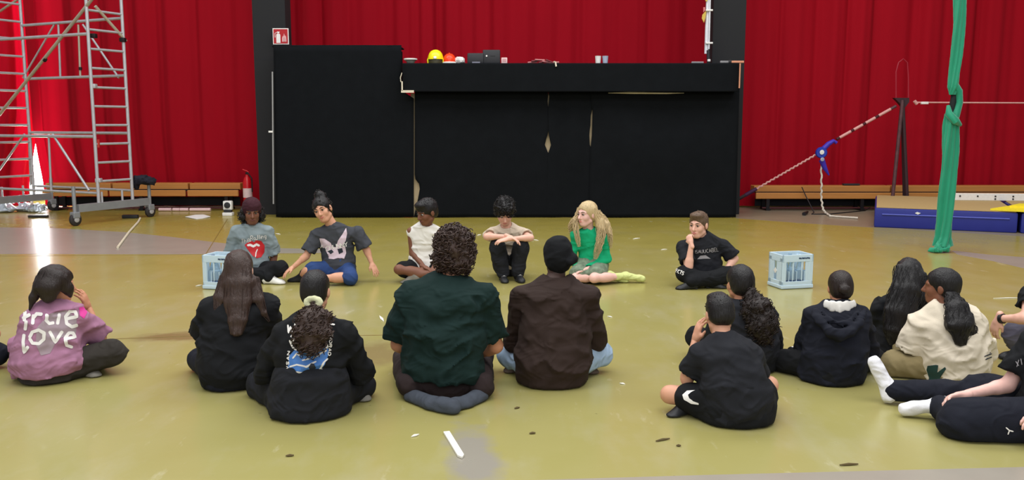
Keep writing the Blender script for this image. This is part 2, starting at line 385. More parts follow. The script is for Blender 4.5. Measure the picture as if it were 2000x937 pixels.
# ------------------------------------------------------------------ things on the counter
ZC = zt2+.006; YT = YF+.22
def on_counter(px): return np.array([at(px, 125, YT)[0], YT, ZC])
M_white = mat('white_plastic', (225, 222, 218), .5)
c = on_counter(802)
b = thing('bowl', c, 'stacked white and grey patterned bowl at the left end of the counter', 'bowl')
MB().lathe([(.05, 0), (.055, .004), (.085, .055), (.083, .055), (.05, .008)], c, 20).build('bowl_body', mat('bowl_grey', (140, 138, 130), .5, var=.5, nscale=20), b, True)
MB().lathe([(.088, .05), (.112, .065), (.112, .085), (.095, .088), (.08, .06)], c, 20).build('bowl_rim', M_white, b, True)
c = on_counter(851)
b = thing('round_lamp', c, 'glossy yellow dome with a dark lower band on the counter', 'dome')
MB().lathe([(.122, 0), (.122, .045), (.115, .075)], c, 24).build('dark_band', mat('dark_olive', (52, 46, 14), .5), b, True)
MB().lathe([(.13, .07), (.128, .11), (.11, .165), (.08, .205), (.035, .228), (.002, .232)], c, 28).build('dome', mat('gloss_yellow', (238, 222, 20), .25), b, True)
for s in (-1, 1): MB().tube([c+[s*.125, -.03, .005], c+[s*.128, -.03, .06], c+[s*.115, -.03, .11]], [.012, .014, .006]).build('side_guard', MATS['gloss_yellow'], b, True)
MB().lathe([(.02, 0), (.028, .01), (.018, .02)], c+[0, -.122, .09], 10, (0, -1, .4)).build('painted_highlight', M_white, b, True)  # small white disc modelled as the glint on the glossy dome
c = on_counter(878)
b = thing('safety_helmet', c, 'glossy orange red helmet with a white brim on the counter', 'helmet')
MB().lathe([(.118, 0), (.122, .015), (.105, .03), (.1, .03)], c, 24).build('brim', M_white, b, True)
MB().lathe([(.104, .028), (.104, .07), (.088, .125), (.052, .16), (.002, .172)], c, 24).build('shell', mat('gloss_orange', (240, 60, 10), .25), b, True)
MB().tube([c+[0, -.09, .04], c+[0, -.088, .11], c+[0, -.03, .17], c+[0, .05, .165]], .012).build('crest', MATS['gloss_orange'], b, True)
c = on_counter(898)
bm = bmesh.new(); bmesh.ops.create_icosphere(bm, subdivisions=2, radius=.088); rnd = random.Random(2)
mb = MB(); bm.verts.index_update()
mb.add([c+np.array(v.co[:])*[1.05, .9, .72]*rnd.uniform(.82, 1.12)+[0, 0, .055] for v in bm.verts], [[v.index for v in f.verts] for f in bm.faces]); bm.free()
one('crumpled_paper', mb, M_white, 'crumpled white paper ball beside the orange helmet', 'paper', c)
M_case = mat('black_plastic', (38, 38, 42), .5)
for px, w, h, lab, sil in ((929, .27, .17, 'lower black plastic case on the counter with a grey strip', 0), (960, .29, .225, 'taller black plastic case with a small white mark on the counter', 1)):
    c = on_counter(px); b = thing('plastic_case', c, lab, 'case', 'black cases on the counter')
    MB().box(c+[0, .02*sil, h/2], (w, .16, h), bev=.02).build('case_body', M_case, b, True)
    if sil:
        MB().lathe([(.014, 0), (.014, .006)], c+[-.08, -.062, h*.55], 12, (0, -1, 0)).build('mark', M_white, b)
        MB().box(c+[.02, -.062, h*.55], (.08, .006, .006)).build('seam_line', mat('case_line', (15, 15, 17), .5), b)
    else: MB().box(c+[.01, -.082, .018], (.13, .008, .02)).build('label_strip', mat('grey_label', (120, 120, 135), .4), b)
c = on_counter(985)
b = thing('small_box', c, 'small pale pink box beside the black cases', 'box')
MB().box(c+[0, 0, .05], (.10, .08, .10), bev=.012).build('box_body', mat('pale_pink', (225, 190, 190), .6), b, True)
MB().box(c+[0, -.041, .055], (.06, .004, .05)).build('box_label', mat('pink_label', (200, 150, 152), .6), b)
c = on_counter(1066)
b = thing('stick_bundle', c, 'loose heap of dark red sticks and a tie on the counter', 'sticks')
rnd = random.Random(5)
for k in range(7):
    x = -.22+.06*k; a = rnd.uniform(-.3, .3)
    MB().tube([c+[x-.08, -.02*(k % 3), .02+.022*(k % 3)], c+[x+.08, .03, .035+.03*math.sin(k)]], .014, 7).build('stick', mat('dark_red_stick', (120, 50, 55), .6) if k % 2 else mat('pink_stick', (190, 120, 120), .6), b, True)
MB().tube([c+[.13, -.15, .02], c+[.15, -.235, .01], c+[.16, -.25, -.06]], .014, 7).build('tie', M_slat, b, True)
M_clear = mat('grey_blue_plastic', (160, 170, 190), .3)
for px, m, lab in ((1168, M_white, 'white paper cup on the counter, left of the two cups'), (1182, M_clear, 'grey blue plastic cup on the counter, right of the two cups')):
    c = on_counter(px); b = thing('cup', c, lab, 'cup', 'cups on the counter')
    MB().lathe([(.040, 0), (.05, .12), (.047, .12), (.037, .006)], c, 18).build('cup_body', m, b, True)
    MB().lathe([(.05, .117), (.053, .121), (.05, .126)], c, 18).build('cup_rim', m, b, True)
M_bar = mat('grey_bar', (130, 128, 132), .5)
c = at(1362, 128.5, YF+.1); c[2] = ZC; one('metal_bar', MB().box(c+[0, 0, .014], (.2, .04, .028), bev=.008), M_bar, 'grey flat bar lying on the counter below the white pole', 'bar', c)
c = at(1425, 128, YF+.05); c[2] = ZC
b = thing('stage_hammer', c, 'grey and orange bar lying on the right end of the counter', 'bar')
MB().box(c+[-.08, 0, .02], (.16, .04, .035), bev=.01).build('grey_end', M_bar, b, True); MB().box(c+[.11, 0, .02], (.24, .05, .035), bev=.01).build('orange_end', MATS['orange_wood'], b, True)
MB().box(c+[.0, -.005, .025], (.05, .05, .045), bev=.01).build('dark_joint', M_case, b, True)
# fire extinguisher sign fixed to the left pillar
c = at(548.5, 71, 15.2)
b = thing('fire_sign', c-[0, 0, .13], 'red fire extinguisher sign with white border on the left pillar', 'sign')
MB().box(c, (.27, .015, .27)).build('sign_border', M_white, b); M_signred = mat('sign_red', (170, 20, 30), .4)
MB().box(c-[0, .009, 0], (.24, .008, .24)).build('sign_panel', M_signred, b)
mb = MB(); q = c-[.04, .014, .02]
mb.prism([q+[-.035, 0, -.09], q+[.035, 0, -.09], q+[.035, 0, .045], q+[.02, 0, .065], q+[-.02, 0, .065], q+[-.035, 0, .045]], (0, -1, 0), .004)
mb.prism([q+[-.012, 0, .07], q+[.012, 0, .07], q+[.03, 0, .095], q+[-.02, 0, .1]], (0, -1, 0), .004)
mb.tube([q+[-.02, 0, .085], q+[-.055, 0, .07], q+[-.055, 0, .0]], .006, 5)
mb.build('extinguisher_symbol', M_white, b)
mb = MB(); q = c-[-.06, .014, .0]
for k, (dx, h) in enumerate([(-.022, .06), (0, .1), (.022, .07)]): mb.prism([q+[dx-.014, 0, -.09], q+[dx+.014, 0, -.09], q+[dx+.012, 0, -.05+h*.5], q+[dx, 0, -.05+h], q+[dx-.014, 0, -.05+h*.4]], (0, -1, 0), .004)
mb.build('flame_symbol', mat('pale_red', (225, 170, 170), .5), b)
# white pole standing behind the counter, with yellow cloth tied on
c = at(1382, 118, 15.15)
b = thing('white_pole', (c[0], c[1], ZC), 'white upright pole with yellow scrap tied on, beside the right pillar', 'pole')
MB().tube([at(1379.5, 105, 15.15), at(1384, -30, 15.15)], .035, 10).build('tube', mat('white_enamel', (215, 215, 222), .35), b, True)
MB().tube([at(1384.5, 96, 15.1), at(1387.5, -30, 15.1)], .014, 8).build('inner_tube', MATS['white_enamel'], b, True)
MB().tube([at(1384, 128, 15.12), at(1383, 98, 15.12)], .03, 8).build('dark_foot', M_case, b, True)
for py in (20, 84): MB().box(at(1385, py, 15.1), (.12, .05, .03), bev=.008).build('clamp', M_white, b, True)
MB().box(at(1384.5, 118, 15.08), (.05, .04, .04), bev=.01).build('clamp', M_white, b, True)
mb = MB(); mb.prism([at(1376, 24, 15.1), at(1380, 20, 15.1), at(1378, 34, 15.1), at(1375, 44, 15.1), at(1371, 36, 15.1), at(1372, 29, 15.1)], (0, -1, 0), .03)
mb.build('yellow_scrap', mat('yellow_cloth', (200, 170, 80), .8), b)
mb = MB(); mb.prism([at(1374, 14, 15.1), at(1377, 14, 15.1), at(1377, 20, 15.1), at(1374, 24, 15.1)], (0, -1, 0), .02); mb.build('pink_scrap', mat('pink_cloth', (205, 120, 120), .8), b)
mb = MB(); mb.prism([at(1377, -4, 15.1), at(1383, -4, 15.1), at(1381, 3, 15.1), at(1378, 2, 15.1)], (0, -1, 0), .02); mb.build('yellow_scrap', MATS['yellow_cloth'], b)

# ------------------------------------------------------------------ benches in front of the curtains
M_bench = mat('bench_wood', (186, 124, 62), .45, var=.18, nscale=5, stretch=(.4, 5, 5), bump=.05, bscale=30)
M_bench2 = mat('bench_wood_dark', (150, 92, 42), .5, var=.18, nscale=5, stretch=(.4, 5, 5))
M_metal_dark = mat('dark_metal', (38, 34, 36), .5, .6)
def bench(name, px0, px1, label, splits, Yb=15.98, yo=0):
    x0, x1 = at(px0, 380, Yb)[0], at(px1, 380, Yb)[0]
    r = thing(name, ((x0+x1)/2, Yb, 0), label, 'bench', 'wooden benches along the curtains')
    zs = [at(px0, 357+yo, Yb+.22)[2], at(px0, 370+yo, Yb+.22)[2], at(px0, 371+yo, Yb)[2], at(px0, 383+yo, Yb)[2]]
    ed = [x0]+[at(s, 380, Yb)[0] for s in splits]+[x1]
    for a, b_ in zip(ed[:-1], ed[1:]):
        L = b_-a-.035
        MB().box(((a+b_)/2, Yb+.24, (zs[0]+zs[1])/2), (L, .26, zs[0]-zs[1]), bev=.012).build('seat_plank', M_bench, r)
        MB().box(((a+b_)/2, Yb, (zs[2]+zs[3])/2), (L, .06, zs[2]-zs[3]), bev=.012).build('front_plank', M_bench, r)
    MB().box(((x0+x1)/2, Yb+.05, (zs[1]+zs[2])/2), (x1-x0-.05, .1, .03)).build('gap_rail', M_metal_dark, r)
    n = max(2, int((x1-x0)/1.7)+1)
    for k in range(n):
        x = x0+.25+(x1-x0-.5)*k/(n-1)
        MB().box((x, Yb+.02, zs[3]/2), (.06, .05, zs[3])).build('leg', M_metal_dark, r)
        MB().box((x, Yb+.30, zs[3]/2), (.06, .05, zs[3])).build('leg', M_metal_dark, r)
        MB().box((x, Yb+.16, .02), (.08, .40, .04)).build('foot', M_metal_dark, r)
    MB().box(((x0+x1)/2, Yb+.33, zs[3]*.55), (x1-x0-.2, .02, zs[3]*.6)).build('shade_panel', mat('void_shade', (22, 22, 28), .8), r)  # dark sheet stands in for the shaded void below the planks
    MB().box(((x0+x1)/2, Yb+.02, .05), (x1-x0-.3, .03, .025)).build('floor_rail', mat('dark_red_rail', (70, 28, 32), .5), r)
    return r
bench('long_bench', 82, 468, 'wooden bench behind the scaffold tower along the left curtain', [213, 365])
bench('long_bench', 1474, 2080, 'wooden bench behind the blue mat along the right curtain', [1745], yo=5)

# rods under the left bench, small things near it
M_rod = mat('pale_rod', (225, 190, 190), .5)
rods = [(318, 342, 'first'), (345, 358, 'second'), (359, 375, 'third'), (378, 418, 'fourth')]
for a, b_, nm in rods:
    p, q = ground(a, 410.5), ground(b_, 410.5); p[2] = q[2] = .03; p[1] = q[1] = 15.85
    one('pale_rod', MB().tube([p, (p+q)/2, q], .03, 8), M_rod, f'pale rod on the floor below the left bench, {nm} from the scaffold', 'rod', None, 'pale rods below the left bench', True)
c = ground(446, 421)
b = thing('stage_lamp', c, 'small white and black floor lamp at the right end of the left bench', 'lamp')
MB().box(c+[0, 0, .03], (.17, .14, .06), bev=.02).build('base', M_white, b, True)
MB().box(c+[0, .0, .085], (.13, .1, .05), bev=.015).build('joint', M_case, b, True)
MB().box(c+[0, .01, .18], (.155, .1, .16), bev=.035).build('head', M_white, b, True)
MB().lathe([(.055, 0), (.05, .015), (.02, .02)], c+[.0, -.041, .185], 16, (0, -1, 0)).build('lens', M_case, b, True)
c = ground(487, 418); c[1] = 15.9; c[0] = at(484, 380, 15.9)[0]; c[2] = 0
M_ext = mat('extinguisher_red', (190, 10, 22), .3)
b = thing('fire_extinguisher', c, 'red fire extinguisher standing against the curtain beside the left pillar', 'fire extinguisher')
MB().lathe([(.075, 0), (.082, .02), (.082, .52), (.06, .60), (.03, .64), (.03, .67)], c, 20).build('cylinder', M_ext, b, True)
MB().box(c+[0, 0, .69], (.05, .04, .05), bev=.01).build('valve', M_metal_dark, b, True)
MB().tube([c+[-.08, 0, .76], c+[.0, 0, .73], c+[.03, 0, .71]], .012).build('handle', M_ext, b, True)
MB().tube([c+[.03, -.03, .69], c+[.1, -.05, .6], c+[.1, -.05, .35]], .012).build('hose', M_metal_dark, b, True)
MB().lathe([(.0835, .25), (.0835, .42)], c, 20).build('label_band', mat('ext_label', (220, 190, 190), .5), b, True)
c = ground(385, 424.5)
b = thing('flattened_paper', c, 'flattened white paper lying on the floor in front of the left bench', 'paper')
mb = MB(); mb.prism([ground(362, 425)+[0, 0, .02], ground(382, 423)+[0, 0, .035], ground(398, 422)+[0, 0, .03], ground(411, 424.5)+[0, 0, .02], ground(396, 427)+[0, 0, .012], ground(383, 428.5)+[0, 0, .012]], (0, 0, 1), .01); mb.build('sheet', M_white, b)
# white lying stick with dark handle
c = ground(260, 428)
b = thing('floor_brush', c, 'white stick with a dark end lying on the floor beside the scaffold', 'stick')
MB().tube([ground(230, 485)+[0, 0, .015], ground(252, 455)+[0, 0, .015], ground(270, 435)+[0, 0, .015], ground(274, 428)+[0, 0, .02]], .016, 8).build('stick', mat('cream_stick', (212, 200, 175), .5), b, True)
MB().box(ground(255, 426)+[0, 0, .03], (.26, .09, .06), bev=.02).build('dark_end', M_case, b, True)

# ------------------------------------------------------------------ mobile scaffold tower
M_alu = mat('aluminium', (186, 184, 188), .38, .35, var=.18, nscale=12)
M_alu2 = mat('worn_tube', (192, 180, 162), .45, .5, var=.25, nscale=10)
M_beam = mat('galvanised', (150, 152, 156), .5, .5, var=.15, nscale=8)
A = ground(148, 441); B = ground(294, 423.5); e1 = (B-A); W1 = np.linalg.norm(e1); e1 /= W1
C_ = ground(86, 413); e2 = np.array([-e1[1], e1[0], 0]); LEN = float(np.dot(C_-B, e2))
def tw(u, w, z): return A+e2*u+e1*w+np.array([0, 0, z])
tower = thing('scaffold_tower', tw(LEN/2, W1/2, 0), 'tall aluminium mobile scaffold tower on castors at the left', 'scaffold')
nplane = e2
def on_end(px, py, u=0.0): return on_plane(px, py, tw(u, 0, 0), e2)          # in the ladder frame
def on_side(px, py, w): return on_plane(px, py, tw(0, w, 0), e1)            # in a long side
def wof(p): return float(np.dot(p-A, e1))
wn, wf = wof(on_end(193, 395)), wof(on_end(259, 388))
ZT = 4.6
zb = .34
for u in (0, LEN):
    for w in (wn, wf): MB().tube([tw(u, w, zb-.05), tw(u, w, ZT)], .026, 10).build('post', M_alu, tower, True)
    for k in range(13):
        z = at(220, 334-36.4*k, 14.4)[2] if False else .67+.298*k
        MB().tube([tw(u, wn, z), tw(u, wf, z)], .02, 8).build('rung', M_alu, tower, True)
    # outrigger beam and castors
    mb = MB(); p, q = tw(u, .05, .27), tw(u, W1-.03, .27)
    mb.box((p+q)/2, (np.linalg.norm(q-p), .07, .12), np.stack([e1, e2, [0, 0, 1]], 1)); mb.build('base_beam', M_beam, tower)
    for w in (0.0, W1):
        pc = tw(u, w, 0)
        MB().tube([pc+[0, 0, .19], pc+[0, 0, .62 if w == 0 else .60]], .03, 8).build('castor_stem', M_beam, tower, True)
        wh = MB().lathe([(.03, -.03), (.085, -.03), (.1, -.018), (.1, .018), (.085, .03), (.03, .03)], pc+[0, 0, .1], 18, e2).build('castor_wheel', mat('castor_rubber', (45, 40, 40), .6), tower, True)
        MB().lathe([(.03, -.045), (.045, -.04), (.045, .04), (.03, .045)], pc+[0, 0, .1], 12, e2).build('hub', M_alu, wh, True)
        MB().box(pc+[0, 0, .17], (.12, .10, .10), np.stack([e1, e2, [0, 0, 1]], 1), .015).build('castor_fork', M_beam, tower)
    for w in (.35*W1, .62*W1): MB().tube([tw(u, w, .3), tw(u, w, .50)], .018, 8).build('strut', M_alu, tower, True)
def bar(p, q, name='brace', m=M_alu, r=.022): MB().tube([p, q], r, 8).build(name, m, tower, True)
# long rails: near side and far side
for w in (wn, wf):
    for z in (zb+.14,): bar(tw(0, w, z), tw(LEN, w, z), 'long_rail')
z258n = on_side(100, 258, wn)[2]
for (py, w) in ((266, wn), (259, wf), (152, wf), (45, wf), (70, wn)):
    z = on_side(110, py, w)[2]; bar(tw(0, w, z), tw(LEN, w, z), 'long_rail', M_alu, .025)
def S(px, py, w): return on_side(px, py, w)
bar(S(-60, 297, wn), S(188, -12, wn), 'diagonal_brace', M_alu2, .026)
bar(S(106, 48, wf), S(45, 152, wf), 'guard_brace', M_alu, .016); bar(S(114, 48, wf), S(118, 152, wf), 'guard_upright', M_alu, .018)
bar(S(153, 48, wf), S(157, 152, wf), 'guard_upright', M_alu2, .018); bar(S(162, 48, wf), S(232, 152, wf), 'guard_brace', M_alu, .018)
bar(S(56, 262, wf), S(60, 362, wf), 'guard_upright', M_alu, .016); bar(S(95, 262, wn), S(100, 372, wn), 'guard_upright', M_alu, .018)
bar(S(103, 262, wn), S(174, 372, wn), 'guard_brace', M_alu, .02); bar(S(48, 262, wn), S(-30, 372, wn), 'guard_brace', M_alu, .018)
bar(on_end(186, 12), on_end(246, 80), 'ladder_brace', M_alu2, .024); bar(S(0, 22, wf), S(70, -25, wf), 'diagonal_brace', M_alu2, .022)
for (px, py) in ((183, 70), (240, 78), (193, 352), (183, 168)): MB().box(on_end(px, py), (.09, .09, .07), None, .015).build('clamp', M_metal_dark if py < 100 else M_alu, tower, True)
MB().tube([on_end(191, 272), on_end(191.5, 288)], .028, 8).build('red_band', mat('red_paint', (170, 40, 30), .6), tower, True)
for (px, py, a) in ((88, 117, 1), (157, 134, 0)):
    p = S(px, py, wn if a else wf); d = (S(188, -12, wn)-S(-60, 297, wn)) if a else np.array([0, 0, 1.0]); d = d/np.linalg.norm(d)*.025
    MB().tube([p-d, p+d], .029, 8).build('dark_tape', M_metal_dark, tower, True)
# dark jacket slung over the base frame
c = on_end(277, 352)
# ------------------------------------------------------------------ signed-distance modelling: shapes, smooth unions, surface nets
f32 = np.float32
def smin(a, b, k):
    if k <= 0: return np.minimum(a, b)
    h = np.clip(.5+.5*(b-a)/k, 0, 1); return b+(a-b)*h-k*h*(1-h)
def nrm(v):
    v = np.asarray(v, float); return v/(np.linalg.norm(v)+1e-9)
def vnoise(P):
    i = np.floor(P).astype(np.int64); f = (P-i).astype(f32); f = f*f*(3-2*f); out = 0
    for dx in (0, 1):
        wx = f[:, 0] if dx else 1-f[:, 0]
        for dy in (0, 1):
            wy = f[:, 1] if dy else 1-f[:, 1]
            for dz in (0, 1):
                wz = f[:, 2] if dz else 1-f[:, 2]
                h = ((i[:, 0]+dx)*73856093) ^ ((i[:, 1]+dy)*19349663) ^ ((i[:, 2]+dz)*83492791)
                h = (h ^ (h >> 13))*1274126177; h = (h ^ (h >> 16)) & 0xffff
                out = out+wx*wy*wz*(h.astype(f32)/65535.0)
    return out
class Sdf:
    def __init__(s): s.it = []; s.post = []; s.lo = np.full(3, 1e9); s.hi = np.full(3, -1e9)
    def _b(s, p, r):
        p = np.asarray(p, float); s.lo = np.minimum(s.lo, p-r); s.hi = np.maximum(s.hi, p+r)
    def rc(s, a, b, ra, rb, k=.03):
        """tapered capsule"""
        a = np.asarray(a, float); b = np.asarray(b, float); d = b-a; L2 = float(d@d)+1e-9
        s._b(a, ra); s._b(b, rb); a_, d_ = a.astype(f32), d.astype(f32)
        def f(P):
            q = P-a_; t = np.clip((q@d_)/f32(L2), 0, 1); q = q-t[:, None]*d_
            return np.sqrt((q*q).sum(1))-(ra+(rb-ra)*t)
        s.it.append((f, k)); return s
    def chain(s, pts, rs, k=.02, k0=.03):
        for i in range(len(pts)-1): s.rc(pts[i], pts[i+1], rs[i], rs[i+1], k0 if i == 0 else k)
        return s
    def ell(s, c, r, R=None, k=.03):
        c = np.asarray(c, float); r = np.asarray(r, float); s._b(c, r.max())
        M = np.eye(3) if R is None else np.asarray(R, float)   # columns = axes
        c_, M_, r_ = c.astype(f32), M.astype(f32), r.astype(f32)
        def f(P):
            q = (P-c_)@M_; k0 = np.sqrt(((q/r_)**2).sum(1)); k1 = np.sqrt(((q/(r_*r_))**2).sum(1))+1e-6
            return np.maximum(k0*(k0-1)/k1, -r_.min())
        s.it.append((f, k)); return s
    def loft(s, pts, rights, fws, A, B, k=.03, k_in=.0):
        """elliptical sections along a polyline"""
        segs = []
        for i in range(len(pts)-1):
            p, q = np.asarray(pts[i], float), np.asarray(pts[i+1], float); d = q-p; L = np.linalg.norm(d)
            s._b(p, max(A[i], B[i])); s._b(q, max(A[i+1], B[i+1]))
            ax = d/L; r0 = nrm(np.asarray(rights[i])+np.asarray(rights[i+1])); r0 = nrm(r0-ax*(r0@ax)); n0 = np.cross(ax, r0)
            segs.append((p.astype(f32), d.astype(f32), f32(L*L), ax.astype(f32), r0.astype(f32), n0.astype(f32), A[i], A[i+1], B[i], B[i+1]))
        def f(P):
            out = None
            for p, d, L2, ax, r0, n0, a0, a1, b0, b1 in segs:
                q = P-p; t = np.clip((q@d)/L2, 0, 1); q = q-t[:, None]*d
                a = a0+(a1-a0)*t; b = b0+(b1-b0)*t; c = np.minimum(a, b)
                x = q@r0; y = q@n0; w = q@ax
                k0 = np.sqrt((x/a)**2+(y/b)**2+(w/c)**2); k1 = np.sqrt((x/(a*a))**2+(y/(b*b))**2+(w/(c*c))**2)+1e-6
                e = np.maximum(k0*(k0-1)/k1, -c)
                out = e if out is None else smin(out, e, .02)
            return out
        s.it.append((f, k)); return s
    def sub(s, g, k=.01):
        s.post.append(lambda P, d: -smin(-d, g(P), k)); return s
    def cut(s, p, n):
        """keep the side where (x-p).n > 0"""
        p = np.asarray(p, f32); n = nrm(n).astype(f32)
        s.post.append(lambda P, d: np.maximum(d, -((P-p)@n))); return s
    def folds(s, amp, sc=(9, 9, 13), seed=0.0, dirn=None):
        """creases: thin sharp ridges along warped contour lines, plus a slow swell"""
        sc = np.asarray(sc, f32); o = np.asarray([seed*3.7, seed*1.9, seed*5.1], f32)
        def f(P, d):
            m = np.abs(d) < .08
            if m.any():
                B = P[m]; Q = B*sc*f32(.62)+o; w = (np.stack([vnoise(B*5+o), vnoise(B*5+o+7), vnoise(B*5+o+13)], 1)-.5)*1.6
                n = vnoise(Q+w); n2 = vnoise(Q*1.9+w*1.5+9); n3 = vnoise(B*4+o+3)
                r1 = 1-np.abs(2*n-1); r2 = 1-np.abs(2*n2-1)
                d = d.copy(); d[m] += amp*(.75-1.15*r1**4*(.4+n3)-.55*r2**3-.9*(n3-.5))
            return d
        s.post.append(f); return s
    def __call__(s, P):
        P = P.astype(f32); d = None
        for f, k in s.it:
            e = f(P); d = e if d is None else smin(d, e, f32(k))
        for g in s.post: d = g(P, d)
        return d
def nets(sdf, h, lo=None, hi=None, floor_z=.004, smooth=1):
    """surface-nets mesh of a signed distance function, evaluated only near the surface"""
    lo = (sdf.lo if lo is None else np.asarray(lo))-3*h; hi = (sdf.hi if hi is None else np.asarray(hi))+3*h
    if floor_z is not None: lo = lo.copy(); lo[2] = max(lo[2], floor_z-3*h)
    c = 4; nb = np.maximum(1, np.ceil((hi-lo)/(h*c)).astype(int)); n = nb*c+1
    def F(P):
        d = sdf(P)
        return d if floor_z is None else np.maximum(d, f32(floor_z)-P[:, 2].astype(f32))
    ci = np.stack(np.meshgrid(*[np.arange(k+1) for k in nb], indexing='ij'), -1).reshape(-1, 3)
    cv = F(lo+ci*(h*c)).reshape(nb+1)
    cm = np.full(nb, 1e9); cs = np.full(nb, 0.0)
    for dx in (0, 1):
        for dy in (0, 1):
            for dz in (0, 1):
                v = cv[dx:nb[0]+dx, dy:nb[1]+dy, dz:nb[2]+dz]; cm = np.minimum(cm, np.abs(v)); cs = cs+v
    act = cm < h*c*2.0
    full = np.repeat(np.repeat(np.repeat(np.where(cs < 0, -1.0, 1.0), c, 0), c, 1), c, 2)
    V = np.ones(n, f32); V[:-1, :-1, :-1] = full
    mk_ = np.zeros(n, bool); ab = np.argwhere(act)
    am = np.repeat(np.repeat(np.repeat(act, c, 0), c, 1), c, 2)
    for dx in (0, 1):
        for dy in (0, 1):
            for dz in (0, 1): mk_[dx:n[0]-1+dx, dy:n[1]-1+dy, dz:n[2]-1+dz] |= am
    ii_ = np.argwhere(mk_); V[mk_] = F(lo+ii_*h)
    V = np.where(V == 0, 1e-6, V); s = V < 0
    sl = lambda o: tuple(slice(o[a], n[a]-1+o[a]) for a in range(3))
    cnt = np.zeros(n-1, np.int8)
    cor = [(x, y, z) for x in (0, 1) for y in (0, 1) for z in (0, 1)]
    for o in cor: cnt += s[sl(o)]
    mixed = (cnt > 0) & (cnt < 8); cells = np.argwhere(mixed); idx = np.full(n-1, -1, np.int64); idx[mixed] = np.arange(len(cells))
    acc = np.zeros((len(cells), 3)); num = np.zeros(len(cells))
    for o in cor:
        for a in range(3):
            if o[a]: continue
            o2 = list(o); o2[a] = 1
            v0 = V[cells[:, 0]+o[0], cells[:, 1]+o[1], cells[:, 2]+o[2]]; v1 = V[cells[:, 0]+o2[0], cells[:, 1]+o2[1], cells[:, 2]+o2[2]]
            x = (v0 < 0) != (v1 < 0); t = np.where(x, v0/np.where(x, v0-v1, 1), 0)
            p = np.tile(np.array(o, float), (len(cells), 1)); p[:, a] = t
            acc[x] += p[x]; num[x] += 1
    verts = lo+(cells+acc/np.maximum(num, 1)[:, None])*h
    quads = []
    for a in range(3):
        b, c2 = (a+1) % 3, (a+2) % 3
        s0 = [slice(None)]*3; s1 = [slice(None)]*3; s0[a] = slice(0, n[a]-1); s1[a] = slice(1, n[a])
        ch = s[tuple(s0)] != s[tuple(s1)]
        e = np.argwhere(ch); e = e[(e[:, b] > 0) & (e[:, c2] > 0) & (e[:, b] < n[b]-1) & (e[:, c2] < n[c2]-1)]
        inside = s[e[:, 0], e[:, 1], e[:, 2]]
        def cell(db, dc):
            q = e.copy(); q[:, b] -= db; q[:, c2] -= dc; return idx[q[:, 0], q[:, 1], q[:, 2]]
        q = np.stack([cell(1, 1), cell(0, 1), cell(0, 0), cell(1, 0)], 1)
        q[~inside] = q[~inside][:, ::-1]; quads.append(q)
    Q = np.concatenate(quads); Q = Q[(Q >= 0).all(1)]
    for _ in range(smooth):
        sm = np.zeros_like(verts); ct = np.zeros(len(verts))
        for i in range(4):
            for j in ((i+1) % 4, (i+3) % 4):
                np.add.at(sm, Q[:, i], verts[Q[:, j]]); np.add.at(ct, Q[:, i], 1)
        verts = verts*.5+.5*sm/np.maximum(ct, 1)[:, None]
    return verts, Q
def join(parts):
    V = []; F = []; n = 0
    for v, f in parts:
        v = np.asarray(v, float); f = np.asarray(f, np.int64); V.append(v); F.append(f+n); n += len(v)
    return np.concatenate(V), np.concatenate(F)
def tubes(paths, rs, seg=4):
    """many thin tubes as one quad array"""
    out = []
    for p, r in zip(paths, rs):
        v, f = tube(p, r, seg, False); out.append((v, np.array(f)))
    return join(out)

# ------------------------------------------------------------------ cloth heaps, silk, rope, mat, crates
sd = Sdf(); c = on_end(277, 352)
sd.ell(c+[0, 0, 0], (.16, .12, .08), k=0); sd.ell(c+[.10, .02, -.01], (.12, .10, .075)); sd.ell(c+[-.10, 0, -.06], (.07, .09, .10))
sd.folds(.03, (14, 14, 14), 2)
v, q = nets(sd, .014); o = mk('slung_jacket', v-c, q, fabric('navy_cloth', (36, 36, 46))); o.location = c
tag(o, 'dark navy jacket slung over the foot of the scaffold', 'jacket')
c = ground(35, 414); sd = Sdf()  # shiny heap added in place of the sunlight glare on the floor
for k, (dx, dy, r) in enumerate([(-.55, .1, .13), (-.25, 0, .15), (.05, .15, .14), (.3, .02, .12), (-.75, .2, .12)]): sd.ell(c+[dx, dy, .05], (r*1.4, r, .11), k=.04)
sd.folds(.06, (11, 11, 20), 4)
v, q = nets(sd, .016); o = mk('sunlight_heap', v-c, q, mat('glare_foil', (205, 215, 225), .12, .3, spec=.8)); o.location = c
tag(o, 'added crumpled shiny heap standing in for sunlight on the floor under the scaffold', 'sunlight stand-in')
c = ground(75, 424.5); one('dark_tool', MB().box(c+[0, 0, .02], (.32, .08, .04), None, .015), M_case, 'flat dark tool on the floor by the bright light gap', 'tool', c)

